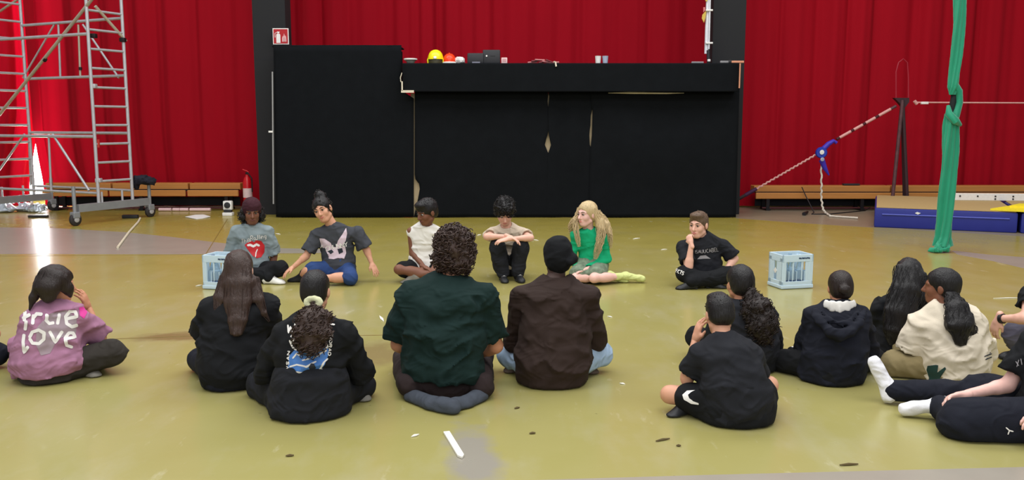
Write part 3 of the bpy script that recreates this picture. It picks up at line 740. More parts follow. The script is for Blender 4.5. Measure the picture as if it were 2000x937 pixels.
# green aerial silk
M_silk = mat('green_silk', (12, 140, 104), .55, var=.15, nscale=4, bump=.1, bscale=60, sheen=.3)
Ysk = float(ground(1838, 492)[1])
path = [(1876, -40, 10), (1873, 40, 9.5), (1868, 110, 9.5), (1862, 170, 9.5), (1868, 200, 9), (1858, 222, 9), (1857, 245, 12.5), (1855, 290, 13.5), (1853, 330, 12.5), (1849, 380, 13.5), (1846, 430, 13.5), (1843, 462, 14.5), (1840, 480, 18)]
ppm = FPX/(Ysk*CP+CAM_H*SP)
silk = thing('aerial_silk', (at(1845, 470, Ysk)[0], Ysk, 0), 'twisted green aerial silk hanging down to the floor at the right', 'aerial silk')
def silk_mesh(path, twist, na=48, sub=8, amp=.34):
    ys = np.array([p[1] for p in path], float); V = []; T = np.linspace(0, len(path)-1, (len(path)-1)*sub+1)
    for t in T:
        px, py, w = (np.interp(t, range(len(path)), [p[k] for p in path]) for k in range(3))
        c = at(px, py, Ysk); r = w/ppm
        for k in range(na):
            a = 2*math.pi*k/na; f = 1+amp*math.sin(3*a+twist*t)*.6+amp*.5*math.sin(7*a+twist*1.5*t+1)
            V.append(c+[r*f*math.cos(a), .7*r*f*math.sin(a), 0])
    n = len(T); idx = np.arange(n*na).reshape(n, na); nx = np.roll(idx, -1, 1)
    return np.array(V), np.stack([idx[:-1], idx[1:], nx[1:], nx[:-1]], -1).reshape(-1, 4)
v, q = silk_mesh(path[5:], 1.1); mk('lower_silk', v, q, M_silk, silk)
v, q = silk_mesh(path[:4]+[(1860, 185, 6)], 2.2); mk('upper_silk', v, q, M_silk, silk)
MB().tube([at(1863, 165, Ysk), at(1873, 178, Ysk), at(1874, 200, Ysk), at(1867, 225, Ysk), at(1860, 236, Ysk)], [.05, .042, .04, .045, .06], 12).build('silk_loop', M_silk, silk, True)
MB().tube([at(1861, 168, Ysk+.03), at(1863, 190, Ysk+.03), at(1860, 210, Ysk+.03), at(1862, 230, Ysk+.03)], [.02, .036, .04, .02], 10).build('black_sling', mat('black_sling', (20, 26, 28), .7), silk, True)
MB().tube([at(1852, 206, Ysk-.03), at(1853, 222, Ysk-.06), at(1866, 236, Ysk-.09), at(1876, 244, Ysk-.03)], [.02, .045, .05, .02], 10).build('silk_knot', M_silk, silk, True)
sd = Sdf(); g = ground(1840, 493)
sd.ell(g+[0, 0, .04], (.10, .08, .05), k=0); sd.ell(g+[-.07, -.01, .03], (.09, .07, .035)); sd.ell(g+[.04, 0, .06], (.07, .07, .07)); sd.rc(g+[-.12, -.03, .01], g+[-.02, 0, .10], .02, .05)
sd.folds(.03, (26, 26, 12), 6); v, q = nets(sd, .01); mk('silk_tail', v, q, M_silk, silk)

# tightrope rig: stand, tension rope, ratchet pulley, hanging rope, far rope
Yr = 15.5
rig = thing('rope_stand', (at(1760, 400, Yr)[0], Yr, 0), 'dark steel trestle with a red loop holding the tight rope', 'rope stand')
M_rust = mat('rusty_steel', (92, 62, 66), .6, .4, var=.5, nscale=14)
pt = at(1763, 193, Yr)
for a, dy in ((1741, -.05), (1774, .05)):
    f = at(a, 400, Yr+dy); f[2] = .0
    MB().tube([pt+[0, 0, -.02], f], .032, 8).build('leg', M_rust if a < 1750 else mat('dark_steel', (52, 30, 36), .6), rig, True)
f = at(1768, 395, Yr+.25); f[2] = 0; MB().tube([pt+[0, .02, -.02], f], .03, 8).build('leg', MATS['dark_steel'], rig, True)
MB().prism([at(1747, 191, Yr), at(1776, 191, Yr), at(1776, 199, Yr), at(1766, 212, Yr), at(1756, 200, Yr)], (0, -1, 0), .1).build('head_plate', MATS['dark_steel'], rig)
MB().tube([at(1750, 191, Yr), at(1750, 140, Yr), at(1755, 122, Yr), at(1764, 115, Yr), at(1772, 122, Yr), at(1774, 150, Yr), at(1774, 191, Yr)], .012, 8).build('loop', mat('red_steel', (150, 20, 40), .5), rig, True)
M_rope = mat('pink_rope', (205, 150, 145), .7, var=.25, nscale=40)
M_rope2 = mat('white_rope', (205, 195, 180), .8, var=.3, nscale=60)
r = thing('tension_rope', at(1690, 240, Yr), 'taut pink and dark striped rope running down left from the stand', 'rope')
P0, P1, P2, P3 = at(1750, 207, Yr), at(1634, 272, Yr), at(1597, 300, Yr), at(1440, 390, Yr)
dk = mat('dark_wrap', (70, 14, 26), .7)
prev = 0
for t0, t1, m in ((0, .09, M_rust), (.09, .29, M_rope), (.29, .35, dk), (.35, .51, M_rope), (.51, .56, dk), (.56, .71, M_rope), (.71, .76, dk), (.76, .95, M_rope), (.95, 1, dk)):
    MB().tube([P0+(P1-P0)*t0, P0+(P1-P0)*t1], .026, 8).build('rope_section', m, r, True)
tw_ = []; n = 70
d = P3-P2; up = nrm(np.cross(d, [0, 1, 0]))
for k in range(n+1):
    t = k/n*.76; tw_.append(P2+d*t+up*.008*math.sin(k*1.4)+np.array([0, .008*math.cos(k*1.4), 0]))
MB().tube(tw_, .017, 6).build('rope_section', M_rope, r, True)
MB().tube([P2+d*.76, P2+d*.9], .034, 8).build('purple_sleeve', mat('purple_web', (60, 20, 60), .7), r, True)
e = at(1428, 402, Yr+.2); MB().tube([P2+d*.9, P3, e], .03, 8).build('anchor_strap', mat('dark_strap', (40, 26, 30), .7), r, True)
pu = thing('rope_pulley', P2+np.array([0, 0, -.3]), 'blue pulley block with a tapering tail on the taut rope', 'pulley')
M_blue = mat('pulley_blue', (28, 52, 160), .4)
pc = at(1604, 298, Yr-.05)
MB().lathe([(.02, -.05), (.085, -.05), (.1, -.03), (.1, .03), (.085, .05), (.02, .05)], pc, 18, (0.2, 1, 0)).build('pulley_block', M_blue, pu, True)
MB().lathe([(.035, 0), (.042, .008), (.012, .012)], pc+[-.01, -.055, .01], 14, (0.1, -1, 0)).build('hub', M_white, pu, True)
MB().tube([pc+[.03, 0, .06], at(1618, 281, Yr-.05), at(1628, 275, Yr-.05), at(1634, 279, Yr-.05)], [.05, .045, .035, .03], 8).build('shackle', mat('violet_web', (62, 44, 170), .5), pu, True)
MB().tube([at(1605, 312, Yr-.05), at(1611, 328, Yr-.05), at(1619, 342, Yr-.05)], [.055, .042, .012], 8).build('tail', MATS['violet_web'], pu, True)
MB().lathe([(.03, 0), (.035, .008), (.012, .012)], at(1606, 311, Yr-.12), 12, (0, -1, 0)).build('rivet', mat('steel_pale', (170, 178, 200), .35, .5), pu, True)
hr = thing('hanging_rope', ground(1615, 425), 'white rope hanging from the blue pulley and trailing on the floor', 'rope')
hp = [at(1604, 318, Yr-.02), at(1604.5, 360, Yr-.02), at(1604, 385, Yr-.02), at(1607, 408, Yr-.1), ground(1612, 418)+[0, 0, .025], ground(1622, 424)+[0, 0, .02], ground(1650, 426)+[0, 0, .02], ground(1680, 428)+[0, 0, .02]]
hh = []
for i in range(len(hp)-1):
    for k in range(9): hh.append(hp[i]+(hp[i+1]-hp[i])*k/9)
hh = [p+np.array([.009*math.sin(i*1.5), .009*math.cos(i*1.5), 0]) for i, p in enumerate(hh)]
MB().tube(hh, .017, 6).build('rope_length', M_rope2, hr, True)
fr = thing('tight_rope', at(1900, 201, Yr), 'thin horizontal rope running right from the trestle head', 'rope')
MB().tube([at(1788, 200, Yr), at(2110, 201.5, Yr)], .014, 8).build('rope_length', M_rope, fr, True)
MB().box(at(1805.5, 201, Yr), (.13, .05, .045), None, .012).build('white_tag', M_white, fr, True)
MB().tube([at(1786, 197, Yr), at(1791, 203, Yr)], .03, 8).build('end_knot', M_rope, fr, True)
cb = thing('power_cable', ground(1600, 430), 'thin dark cable with a plug lying by the right bench', 'cable')
MB().tube([at(1566, 365, 15.9), at(1575, 385, 15.85), ground(1590, 415), ground(1585, 419)+[0, 0, .01], ground(1620, 419)+[0, 0, .01], ground(1690, 412)+[0, 0, .01], at(1700, 405, 15.8)], .009, 6).build('wire', M_metal_dark, cb, True)
MB().tube([ground(1570, 421)+[0, 0, .03], ground(1577, 417)+[0, 0, .03]], [.035, .02], 8).build('plug', M_metal_dark, cb, True)

# crash mats
M_matblue = mat('mat_blue', (34, 42, 128), .5, var=.12, nscale=4, bump=.06, bscale=12)
M_mattop = mat('mat_tan', (176, 148, 98), .8, var=.1, nscale=30)
a = ground(1705, 443.5); b_ = ground(1988, 455.5); exm = nrm(b_-a); eym = np.array([-exm[1], exm[0], 0]); LM = float(np.linalg.norm(b_-a)); HM = .30
HM = at(1705, 403, a[1])[2]-.02
DM = float(np.dot(ground(1850, 386, HM)-a, eym))
def cmat(org, L, label):
    r = thing('crash_mat', org+exm*L/2+eym*DM/2, label, 'mat', 'blue crash mats')
    R = np.stack([exm, eym, [0, 0, 1]], 1); c = org+exm*L/2+eym*DM/2
    MB().box(c+[0, 0, HM/2], (L-.02, DM, HM), R, .035).build('mat_body', M_matblue, r, True)
    MB().box(c+[0, 0, HM+.006], (L-.07, DM-.05, .014), R, .006).build('mat_top', M_mattop, r)
    p = org+np.array([0, 0, HM*.68])-eym*.004
    MB().tube([p+exm*.12, p+exm*(L-.12)], .012, 6).build('seam_piping', mat('mat_seam', (70, 80, 170), .4), r, True)
    return r
cmat(a, LM, 'long blue crash mat with a tan top, in front of the right bench')
cmat(b_+exm*.02, 2.2, 'second blue crash mat cut off by the right picture edge')
p = a+exm*LM*.31+np.array([0, 0, HM*.8])-eym*.01
mt = bpy.data.objects['crash_mat']; MB().prism([p+exm*x+np.array([0, 0, z]) for x, z in ((-.03, 0), (0, .02), (.05, .003), (.01, -.02))], -eym, .01).build('white_mark', M_white, mt)
c = at(1930, 390, 14.6); zt_ = HM+.014
w0, w1 = at(1858, 391, 14.55), at(2080, 398, 14.35)
pl_ = thing('white_plank', (w0+w1)/2*[1, 1, 0]+[0, 0, zt_], 'white perforated plank lying along the back of the mats', 'plank')
u = nrm((w1-w0)*[1, 1, 0]); cc = (w0+w1)/2*[1, 1, 0]+[0, 0, zt_+.06]; Lp = np.linalg.norm((w1-w0)[:2])
MB().box(cc, (Lp, .05, .12), np.stack([u, [-u[1], u[0], 0], [0, 0, 1]], 1), .01).build('plank_body', M_white, pl_)
for k in range(7):
    q = cc-u*(Lp/2-.12-.28*k)+np.array([0, -.03, .015]); MB().lathe([(.014, 0), (.014, .006)], q, 10, (u[1], -u[0], 0)).build('hole', M_case, pl_)
    if k in (2, 3, 5): MB().lathe([(.014, 0), (.014, .006)], q+[0, 0, -.045], 10, (u[1], -u[0], 0)).build('hole', M_case, pl_)
y0 = [ground(x, y, zt_) for x, y in ((1934, 411), (1972, 405), (2060, 404), (2060, 417))]
ys_ = thing('yellow_sheet', sum(y0)/4, 'folded bright yellow sheet lying on the crash mat', 'sheet')
MB().prism([p+[0, 0, .03] for p in y0], (0, 0, 1), .028).build('lower_fold', mat('bright_yellow', (238, 214, 40), .6), ys_)
y1 = [ground(x, y, zt_+.03) for x, y in ((1972, 405), (1990, 401), (2060, 400), (2060, 407))]
MB().prism([p+[0, 0, .03] for p in y1], (0, 0, 1), .03).build('upper_fold', MATS['bright_yellow'], ys_)
c = ground(1660, 358, .5); c = at(1662, 362, 16.2); one('dark_strap', MB().box(c+[0, 0, .02], (.3, .1, .03), None, .012), M_case, 'dark strap lying on the right bench beside the trestle', 'strap', c)

# bottle crates
M_crate = mat('crate_blue', (206, 226, 238), .45, var=.04, spec=.4, transl=.15)
M_crate_d = mat('crate_print', (40, 62, 90), .6)
def bottle_glass():
    m = bpy.data.materials.new('bottle_glass'); m.use_nodes = True; b = m.node_tree.nodes['Principled BSDF']
    b.inputs['Base Color'].default_value = lin((200, 222, 236))+(1,); b.inputs['Roughness'].default_value = .08
    b.inputs['Transmission Weight'].default_value = .75; b.inputs['IOR'].default_value = 1.2; return m
M_glass = bottle_glass(); M_cap = mat('bottle_base', (28, 58, 100), .35)
def crate(c, ang, label, where, holes):
    R = rotz(ang); w, d, h = .335, .255, .335
    r = thing('bottle_crate', c, label, 'crate', 'light blue bottle crates')
    L = lambda x, y, z: np.asarray(c)+R@np.array([x, y, z])
    MB().box(L(0, 0, .022), (w+.012, d+.012, .036), R, .008).build('crate_base', M_crate, r)
    MB().box(L(0, 0, .035), (w-.01, d-.01, .012), R).build('crate_floor', M_crate, r)
    for sx in (-1, 1):
        for sy in (-1, 1):
            MB().box(L(sx*(w/2-.022), sy*(d/2-.012), .17), (.044, .022, .27), R, .006).build('corner_post', M_crate, r)
            MB().box(L(sx*(w/2-.01), sy*(d/2-.03), .17), (.02, .05, .27), R, .006).build('corner_post', M_crate, r)
    for sy in (-1, 1):
        MB().box(L(0, sy*(d/2-.008), h-.035), (w, .016, .07), R, .006).build('top_rail', M_crate, r)
        MB().box(L(0, sy*(d/2-.008), .055), (w, .016, .04), R, .006).build('lower_rail', M_crate, r)
        for x in (-.038, .038) : MB().box(L(x*1.25, sy*(d/2-.010), .17), (.014, .010, .22), R, .004).build('divider', M_crate, r)
        MB().box(L(.115, sy*(d/2-.009), .17), (.06, .012, .24), R, .004).build('side_panel', M_crate, r)
    for sx in (-1, 1):
        MB().box(L(sx*(w/2-.008), 0, h-.035), (.016, d, .07), R, .006).build('top_rail', M_crate, r)
        MB().box(L(sx*(w/2-.008), -d*.27, .17), (.012, d*.40, .24), R, .004).build('side_panel', M_crate, r)
        MB().box(L(sx*(w/2-.008), d*.30, .17), (.012, d*.34, .24), R, .004).build('side_panel', M_crate, r)
        MB().box(L(sx*(w/2-.008), 0, .055), (.016, d, .05), R, .006).build('lower_rail', M_crate, r)
    for k in range(1, 4): MB().box(L(-w/2+w*k/4, 0, .11), (.006, d-.03, .12), R).build('inner_divider', M_crate, r)
    for k in range(1, 3): MB().box(L(0, -d/2+d*k/3, .11), (w-.03, .006, .12), R).build('inner_divider', M_crate, r)
    mb = MB(); rnd = random.Random(3); x = .01
    while x < .13:
        ww = rnd.uniform(.005, .011); mb.box(L(x, -d/2-.0015, h-.035+rnd.uniform(-.002, .002)), (ww, .003, .014), R); x += ww+.003
    mb.build('printed_mark', M_crate_d, r)
    mb = MB(); mb.prism([L(-w/2-.002, .03*a, .17+.03*b) for a, b in ((-1, 0), (0, 1), (1, 0), (0, -1))], R@np.array([-1, 0, 0]), .003); mb.build('printed_emblem', M_crate_d if False else M_white, r)
    prof = [(.036, .0), (.038, .008), (.038, .12), (.036, .135), (.024, .20), (.0155, .235), (.0155, .262), (.017, .264), (.017, .274), (.014, .274)]
    spot = {0: 'front row', 1: 'middle row', 2: 'back row'}; side = {0: 'left end', 1: 'second from the left', 2: 'third from the left', 3: 'right end'}
    for k, (i, j) in enumerate(holes):
        p = L(-w/2+w*(i+.5)/4, -d/2+d*(j+.5)/3, .042)
        b = thing('glass_bottle', p, f'clear glass bottle in the crate {where}, {spot[j]}, {side[i]}', 'bottle', 'glass bottles in the crate '+where)
        MB().lathe(prof, p, 16).build('bottle_body', M_glass, b, True)
        MB().lathe([(.0385, .004), (.0385, .045)], p, 16).build('blue_band', M_cap, b, True)
        if (i+j) % 2: MB().lathe([(.018, .26), (.018, .278)], p, 12).build('cap', M_cap, b, True)
    return r
crate(ground(1549, 563)+[0, .10, 0], math.radians(14), 'light blue plastic bottle crate standing free on the floor at the right', 'at the right', [(0, 0), (1, 0), (2, 0), (1, 1), (0, 2), (2, 2)])
crate(ground(438, 563)+[.0, .05, 0], math.radians(-13), 'light blue bottle crate partly hidden behind the long haired child', 'beside the beanie child', [(1, 0), (2, 0), (0, 1)])

# litter on the floor
M_scrap = mat('white_scrap', (232, 228, 215), .6)
p, q = ground(872, 846), ground(900, 892); d = nrm(q-p); nn = np.array([-d[1], d[0], 0])*.016
mb = MB(); mb.prism([p-nn+[0, 0, .012], q-nn+[0, 0, .012], q+d*.03+[0, 0, .012], q+nn+[0, 0, .012], p+nn+[0, 0, .012]], (0, 0, 1), .01)
one('white_batten', mb, M_scrap, 'long white strip lying on the worn patch in front', 'strip')
sc = [((803, 854), (819, 849), .010), ((741, 617), (750, 629), .012), ((1186, 618), (1196, 620), .010), ((1210, 749), (1221, 751), .010), ((1236, 467), (1250, 465), .02), ((932, 460), (940, 458), .018), ((538, 456), (548, 458), .015), ((1040, 468), (1052, 470), .015), ((1291, 488), (1303, 487), .015), ((1940, 583), (1998, 582), .008), ((382, 559), (396, 557), .015)]
SCL = ['left of the long white strip in front', 'beside the left shoulder of the kneeling adult', 'right of the brown top, level with the shoulder', 'right of the brown top, level with the jeans', 'right of the blonde child', 'between the white top and the beige tshirt', 'beside the right sleeve of the beanie child', 'right of the child hugging knees', 'left of the child resting on a fist', 'near the right edge, long and thin', 'left of the crate beside the beanie child']
for (a, b_, wd), wl_ in zip(sc, SCL):
    p, q = ground(*a), ground(*b_); d = nrm(q-p); nn = np.array([-d[1], d[0], 0])*wd
    mb = MB(); mb.prism([p+[0, 0, .006], (p+q)/2-nn+[0, 0, .008], q+[0, 0, .006], (p+q)/2+nn+[0, 0, .008]], (0, 0, 1), .005)
    one('paper_scrap', mb, M_scrap, 'small white floor scrap '+wl_, 'scrap', None, 'small white scraps on the floor')
M_dirt = mat('dark_crumb', (92, 78, 48), .9)
CRL = ['long dark floor crumb in front of the child in shorts', 'short dark floor crumb right of the long crumb', 'dark floor crumb in front of the brown top adult', 'dark floor crumb right of the grey socks', 'dark floor crumb in front of the ponytail child', 'dark floor crumb near the bottom edge at the right']
for (a, b_), wl_ in zip((((1281, 863), (1308, 858)), ((1321, 872), (1330, 872)), ((1034, 848), (1046, 847)), ((1005, 799), (1015, 797)), ((558, 892), (574, 891)), ((1640, 910), (1676, 908))), CRL):
    p, q = ground(*a), ground(*b_); mb = MB(); mb.tube([p+[0, 0, .006], (p+q)/2+[0, .003, .006], q+[0, 0, .006]], [.003, .007, .003], 6)
    one('floor_crumb', mb, M_dirt, wl_, 'crumb', None, 'dark crumbs on the floor', True)
# ------------------------------------------------------------------ people
def frame(fd, up=(0, 0, 1)):
    """columns right, forward, up"""
    y = nrm(fd); x = np.cross(y, nrm(up)); x = nrm(x); z = np.cross(x, y); return np.stack([x, y, z], 1)
def lerp(a, b, t): return np.asarray(a)+(np.asarray(b)-np.asarray(a))*t
SKIN = {}
def skin(name, rgb): 
    SKIN[name] = mat('skin_'+name, rgb, .5, var=.07, nscale=25, spec=.35, sss=.08); return SKIN[name]
skin('fair', (222, 172, 152)); skin('pale', (226, 180, 168)); skin('tan', (196, 138, 108)); skin('olive', (206, 152, 124))
skin('brown', (126, 80, 58)); skin('dark', (92, 58, 45)); skin('deep', (66, 44, 36)); skin('umber', (116, 74, 56))
M_eye = mat('eye_white', (225, 222, 216), .2, var=0); M_iris = mat('iris_dark', (28, 20, 16), .15, var=0)
LIPS = {}
def hair_mat(name, rgb, rough=.42):
    return mat('hair_'+name, rgb, rough, var=.45, nscale=9, stretch=(9, 9, .9), bump=.5, bscale=24, spec=.35)
H_black = hair_mat('black', (22, 19, 20)); H_dbrown = hair_mat('dark_brown', (36, 26, 23)); H_brown = hair_mat('brown', (58, 42, 36))
H_lbrown = hair_mat('light_brown', (96, 76, 60)); H_blonde = hair_mat('blonde', (196, 172, 130)); H_red = hair_mat('maroon_curl', (52, 28, 28))

def hand_sdf(w, d, n, right, s, curl=.35, spread=1.0, fist=False):
    d = nrm(d); n = nrm(np.asarray(n, float)-d*np.dot(d, n)); th = np.cross(d, n)*(1 if right else -1)
    L = lambda x, y, z: np.asarray(w)+s*(th*x+d*y-n*z)
    g = Sdf(); R = np.stack([th, d, -n], 1)
    g.rc(L(0, -.035, 0), L(0, .025, 0), .024*s, .024*s, 0)
    g.ell(L(.0, .05, 0), (.040*s, .052*s, .017*s), R, .015*s)
    for k, (x, ln) in enumerate(((.029, .072), (.010, .082), (-.010, .076), (-.029, .060))):
        a = 0.0; p = np.array([x, .085 if k in (1, 2) else .078, .0]); dx = (x/.03)*.12*spread
        for seg in range(3):
            a += (1.25 if fist else curl)*(.75 if seg == 0 else 1.0); l = ln*(.44, .32, .24)[seg]
            q = p+l*np.array([dx, math.cos(a), -math.sin(a)])
            g.rc(L(*p), L(*q), (.0092-.0008*seg)*s, (.0084-.0008*seg)*s, .004*s if seg else .008*s); p = q
    tp = [L(.022, .02, -.004), L(.046, .045, -.012), L(.050 if not fist else .03, .075, -.024)]
    g.chain(tp, [.014*s, .0105*s, .0085*s], .006*s, .014*s)
    return g
def shoe(r, an, toe, up, s, m, m_sole, lace=None, name='shoe'):
    """foot wear: toe direction from the ankle"""
    d = nrm(np.asarray(toe)-np.asarray(an)); R = frame(d, up); L = lambda x, y, z: np.asarray(an)+s*(R@np.array([x, y, z]))
    g = Sdf(); g.rc(L(0, -.03, -.035), L(0, .13, -.05), .040*s, .034*s, 0); g.ell(L(0, .13, -.052), (.043*s, .06*s, .03*s), R); g.ell(L(0, -.03, -.03), (.036*s, .045*s, .05*s), R)
    g.rc(L(0, -.02, -.01), L(0, -.02, .025), .042*s, .04*s, .02); g.rc(L(0, .02, -.005), L(0, .09, -.035), .03*s, .026*s, .02)
    g.cut(L(0, 0, -.074), R[:, 2]); v, q = nets(g, .007); o = mk(name, v, q, m, r)
    g = Sdf(); g.loft([L(0, -.045, -.078), L(0, .05, -.078), L(0, .15, -.074)], [R[:, 0]]*3, [R[:, 2]]*3, [.04*s, .041*s, .042*s], [.013*s]*3, 0)
    v, q = nets(g, .007); mk('sole', v, q, m_sole, o)
    if lace is not None:
        mb = MB()
        for k in range(4):
            y = .035+.022*k; z = .026-.0125*k; mb.tube([L(-.022, y, z-.012), L(0, y+.004, z), L(.022, y, z-.012)], .0045*s, 6)
        mb.build('laces', lace, o, True)
    return o
def sock(r, an, toe, shin, s, m, name='sock'):
    d = nrm(np.asarray(toe)-np.asarray(an)); g = Sdf(); heel = np.asarray(an)-d*.035*s+nrm(np.asarray(an)-np.asarray(shin))*.035*s
    t = np.asarray(an)+d*.17*s+nrm(np.asarray(an)-np.asarray(shin))*.03*s
    g.rc(lerp(an, shin, .3), an, .043*s, .038*s, 0); g.rc(an, heel, .036*s, .034*s, .03); g.rc(heel, t, .034*s, .030*s, .03); g.rc(an, t, .034*s, .028*s, .03)
    g.rc(lerp(heel, t, .8), t, .038*s, .026*s, .02)
    g.folds(.004, (40, 40, 40), 3); v, q = nets(g, .008); return mk(name, v, q, m, r)

LOG = []
class Person: pass
def person(label, Y, j, fwd=(0, 1, 0), s=1.0, hs=1.0, sk='tan', top=None, low=None, face=None, fup=(0, 0, 1), hands=('r', 'r'), feet=None,
           bend=.05, group='people sitting in a circle on the floor', detail=1.0, lw=None, arms=True, armr=1.0):
    p = Person(); px = j['pel'][0] if isinstance(j['pel'], tuple) else None
    base = at(j['pel'][0], 700, Y); base = np.array([base[0], Y, 0.0]); p.base = base
    r = thing('person', base, label, 'person', group); p.r = r; p.s = s; S_ = s
    fwd = nrm(fwd); p.fwd = fwd
    K = {}
    for k, v in j.items(): K[k] = at(v[0], v[1], Y+v[2]) if isinstance(v, tuple) else base+np.array(v, float)
    for k in K:
        lim = {'an': .078*s, 'kn': .07*s, 'wr': .035, 'el': .04, 'pe': .10*s, 'hi': .09*s}.get(k[:2])
        if lim and K[k][2] < lim:
            LOG.append('   low %s %s %.3f' % (label[:20], k, K[k][2])); K[k][2] = lim
    rt = nrm((K['shb']-K['sha'])); K.setdefault('hia', K['pel']-nrm(rt*[1, 1, 0])*.085*s); K.setdefault('hib', K['pel']+nrm(rt*[1, 1, 0])*.085*s)
    hrt = nrm(K['hib']-K['hia']); p.K = K
    ctrl = lerp(K['pel'], K['nk'], .5)-fwd*bend*s
    def bez(t):
        if t < 0: return K['pel']+(ctrl-K['pel'])*2*t
        return (1-t)**2*K['pel']+2*t*(1-t)*ctrl+t*t*K['nk']
    p.bez = bez; rat = lambda t: nrm(lerp(hrt, rt, min(1, max(0, t))))
    p.facing = 1 if fwd[1] > 0 else -1     # 1: seen from behind
    skm = SKIN[sk]; m_a = top
    kk = dict(upper=('sha', 'ela'), fore=('ela', 'wra'), thigh=('hia', 'kna'), shin=('kna', 'ana'), upper2=('shb', 'elb'), fore2=('elb', 'wrb'), thigh2=('hib', 'knb'), shin2=('knb', 'anb'))
    LOG.append(label[:26]+' torso %.2f ' % (np.linalg.norm(K['nk']-K['pel'])/s)+' '.join('%s %.2f' % (n, np.linalg.norm(K[a]-K[b])/s) for n, (a, b) in kk.items())+' sw %.2f' % (np.linalg.norm(K['sha']-K['shb'])/s)+' headz %.2f' % K['hd'][2])
    # ---- body
    def secs(g, lst, k=.03):
        g.loft([bez(t) for t, a, b in lst], [rat(t) for t, a, b in lst], None, [a*s for t, a, b in lst], [b*s for t, a, b in lst], k)
    g = Sdf(); bs = [(-.02, .15, .11), (.2, .14, .10), (.45, .12, .088), (.72, .135, .095), (.9, .10, .07)]; secs(g, bs, 0)
    for sd_ in 'ab':
        g.rc(bez(.95), K['sh'+sd_], .040*s, .040*s, .04); g.rc(K['sh'+sd_], K['el'+sd_], .046*s*armr, .038*s*armr, .03); g.rc(K['el'+sd_], K['wr'+sd_], .038*s*armr, .025*s, .02)
        mid = lerp(K['el'+sd_], K['wr'+sd_], .25); g.rc(K['el'+sd_], mid, .038*s*armr, .040*s*armr, .01)
        hi, kn, an = K['hi'+sd_], K['kn'+sd_], K['an'+sd_]
        g.rc(hi, kn, .075*s, .053*s, .03); g.rc(kn, an, .053*s, .034*s, .02); c = lerp(kn, an, .3); g.rc(c, lerp(kn, an, .45), .054*s, .05*s, .03)
    h0 = K['hd']; FR = frame(face if face is not None else fwd, fup); p.FR = FR
    H = lambda x, y, z: h0+hs*.98*(FR@np.array([x, y, z])); p.H = H
    g.rc(K['nk'], H(0, -.015, -.06), .056*s, .052*hs, .03)
    parts = [nets(g, .0125)]
    # ---- head and face
    g = Sdf(); u = hs*.98
    g.ell(H(0, -.015, .035), (.074*u, .094*u, .084*u), FR, 0); g.ell(H(0, .028, -.03), (.06*u, .062*u, .085*u), FR, .03)
    g.ell(H(0, .058, -.092), (.030*u, .028*u, .024*u), FR, .03)
    for x in (-1, 1):
        g.ell(H(x*.036, .058, -.028), (.024*u, .024*u, .026*u), FR, .02); g.rc(H(x*.012, .083, .022), H(x*.045, .07, .02), .011*u, .010*u, .012)
        g.rc(H(x*.052, .0, -.065), H(x*.02, .05, -.098), .018*u, .016*u, .02)
        g.ell(H(x*.078, -.008, -.008), (.011*u, .021*u, .033*u), FR, .006)
    g.rc(H(0, .088, .008), H(0, .108, -.032), .008*u, .013*u, .008); g.ell(H(0, .094, -.036), (.018*u, .012*u, .009*u), FR, .006)
    g.ell(H(0, .080, -.064), (.028*u, .012*u, .014*u), FR, .012)
    g.rc(H(0, -.02, -.03), lerp(H(0, -.015, -.06), K['nk'], .75), .052*u, .054*s, .02)
    e = Sdf()
    for x in (-1, 1): e.ell(H(x*.031, .095, .003), (.018*u, .014*u, .011*u), FR, 0)
    g.sub(e, .008); parts.append(nets(g, .0062*max(1, hs)))
    # ---- hands
    for sd_, hd_ in zip('ab', hands):
        if hd_ is None: continue
        wr, el = K['wr'+sd_], K['el'+sd_]; d = K.get('ha'+sd_); d = nrm(wr-el) if d is None else nrm(d-wr)
        pn = K.get('pn'+sd_); pn = np.array([0, 0, -1.0])+fwd*.1 if pn is None else pn-base
        if abs(np.dot(nrm(pn), d)) > .95: pn = pn+np.array([.5, .5, .1])
        right = (sd_ == 'b') == (p.facing > 0)
        cu = dict(r=.35, f=.18, c=.7).get(hd_, .35)
        parts.append(nets(hand_sdf(wr, d, pn, right, s*1.0, cu, fist=hd_ == 'x'), .0058))
    V, Q = join(parts); p.body = mk('body', V, Q, skm, r)
    # ---- eyes, brows, lips
    if face is not None and face[1] < .3:
        lk = LIPS.get(sk) or LIPS.setdefault(sk, mat('lips_'+sk, tuple(int(v*f) for v, f in zip({'fair': (206, 128, 120), 'pale': (206, 128, 120), 'tan': (160, 92, 82), 'olive': (186, 108, 98), 'brown': (104, 54, 48), 'umber': (110, 58, 54), 'dark': (86, 44, 42), 'deep': (66, 36, 34)}[sk], (1, 1, 1))), .4, var=.05))
        for x in (-1, 1):
            b = bmesh.new(); bmesh.ops.create_uvsphere(b, u_segments=14, v_segments=10, radius=1.0); b.verts.index_update()
            Vs = np.array([v.co[:] for v in b.verts]); Fs = [[v.index for v in f.verts] for f in b.faces]; b.free()
            ey = mk('eye', H(0, 0, 0)+(np.array([x*.031, .079, .003])+Vs*[.0128, .0095, .0066]*1.0)@FR.T*u, Fs, M_eye, r)
            mk('iris', H(0, 0, 0)+(np.array([x*.031+p_iris(x, p), .0865, .0015])+Vs*[.0066, .0045, .0056])@FR.T*u, Fs, M_iris, ey)
            mb = MB(); mb.tube([H(x*.016, .0875, .006), H(x*.03, .0925, .0095), H(x*.046, .083, .005)], [.0018*u, .0032*u, .0022*u], 6); mb.build('eyelid', M_iris, r, True)
            mb = MB(); mb.tube([H(x*.012, .093, .024), H(x*.030, .090, .030), H(x*.050, .074, .025)], [.003*u, .0042*u, .002*u], 6); mb.build('eyebrow', (low or {}).get('brow', H_dbrown), r, True)
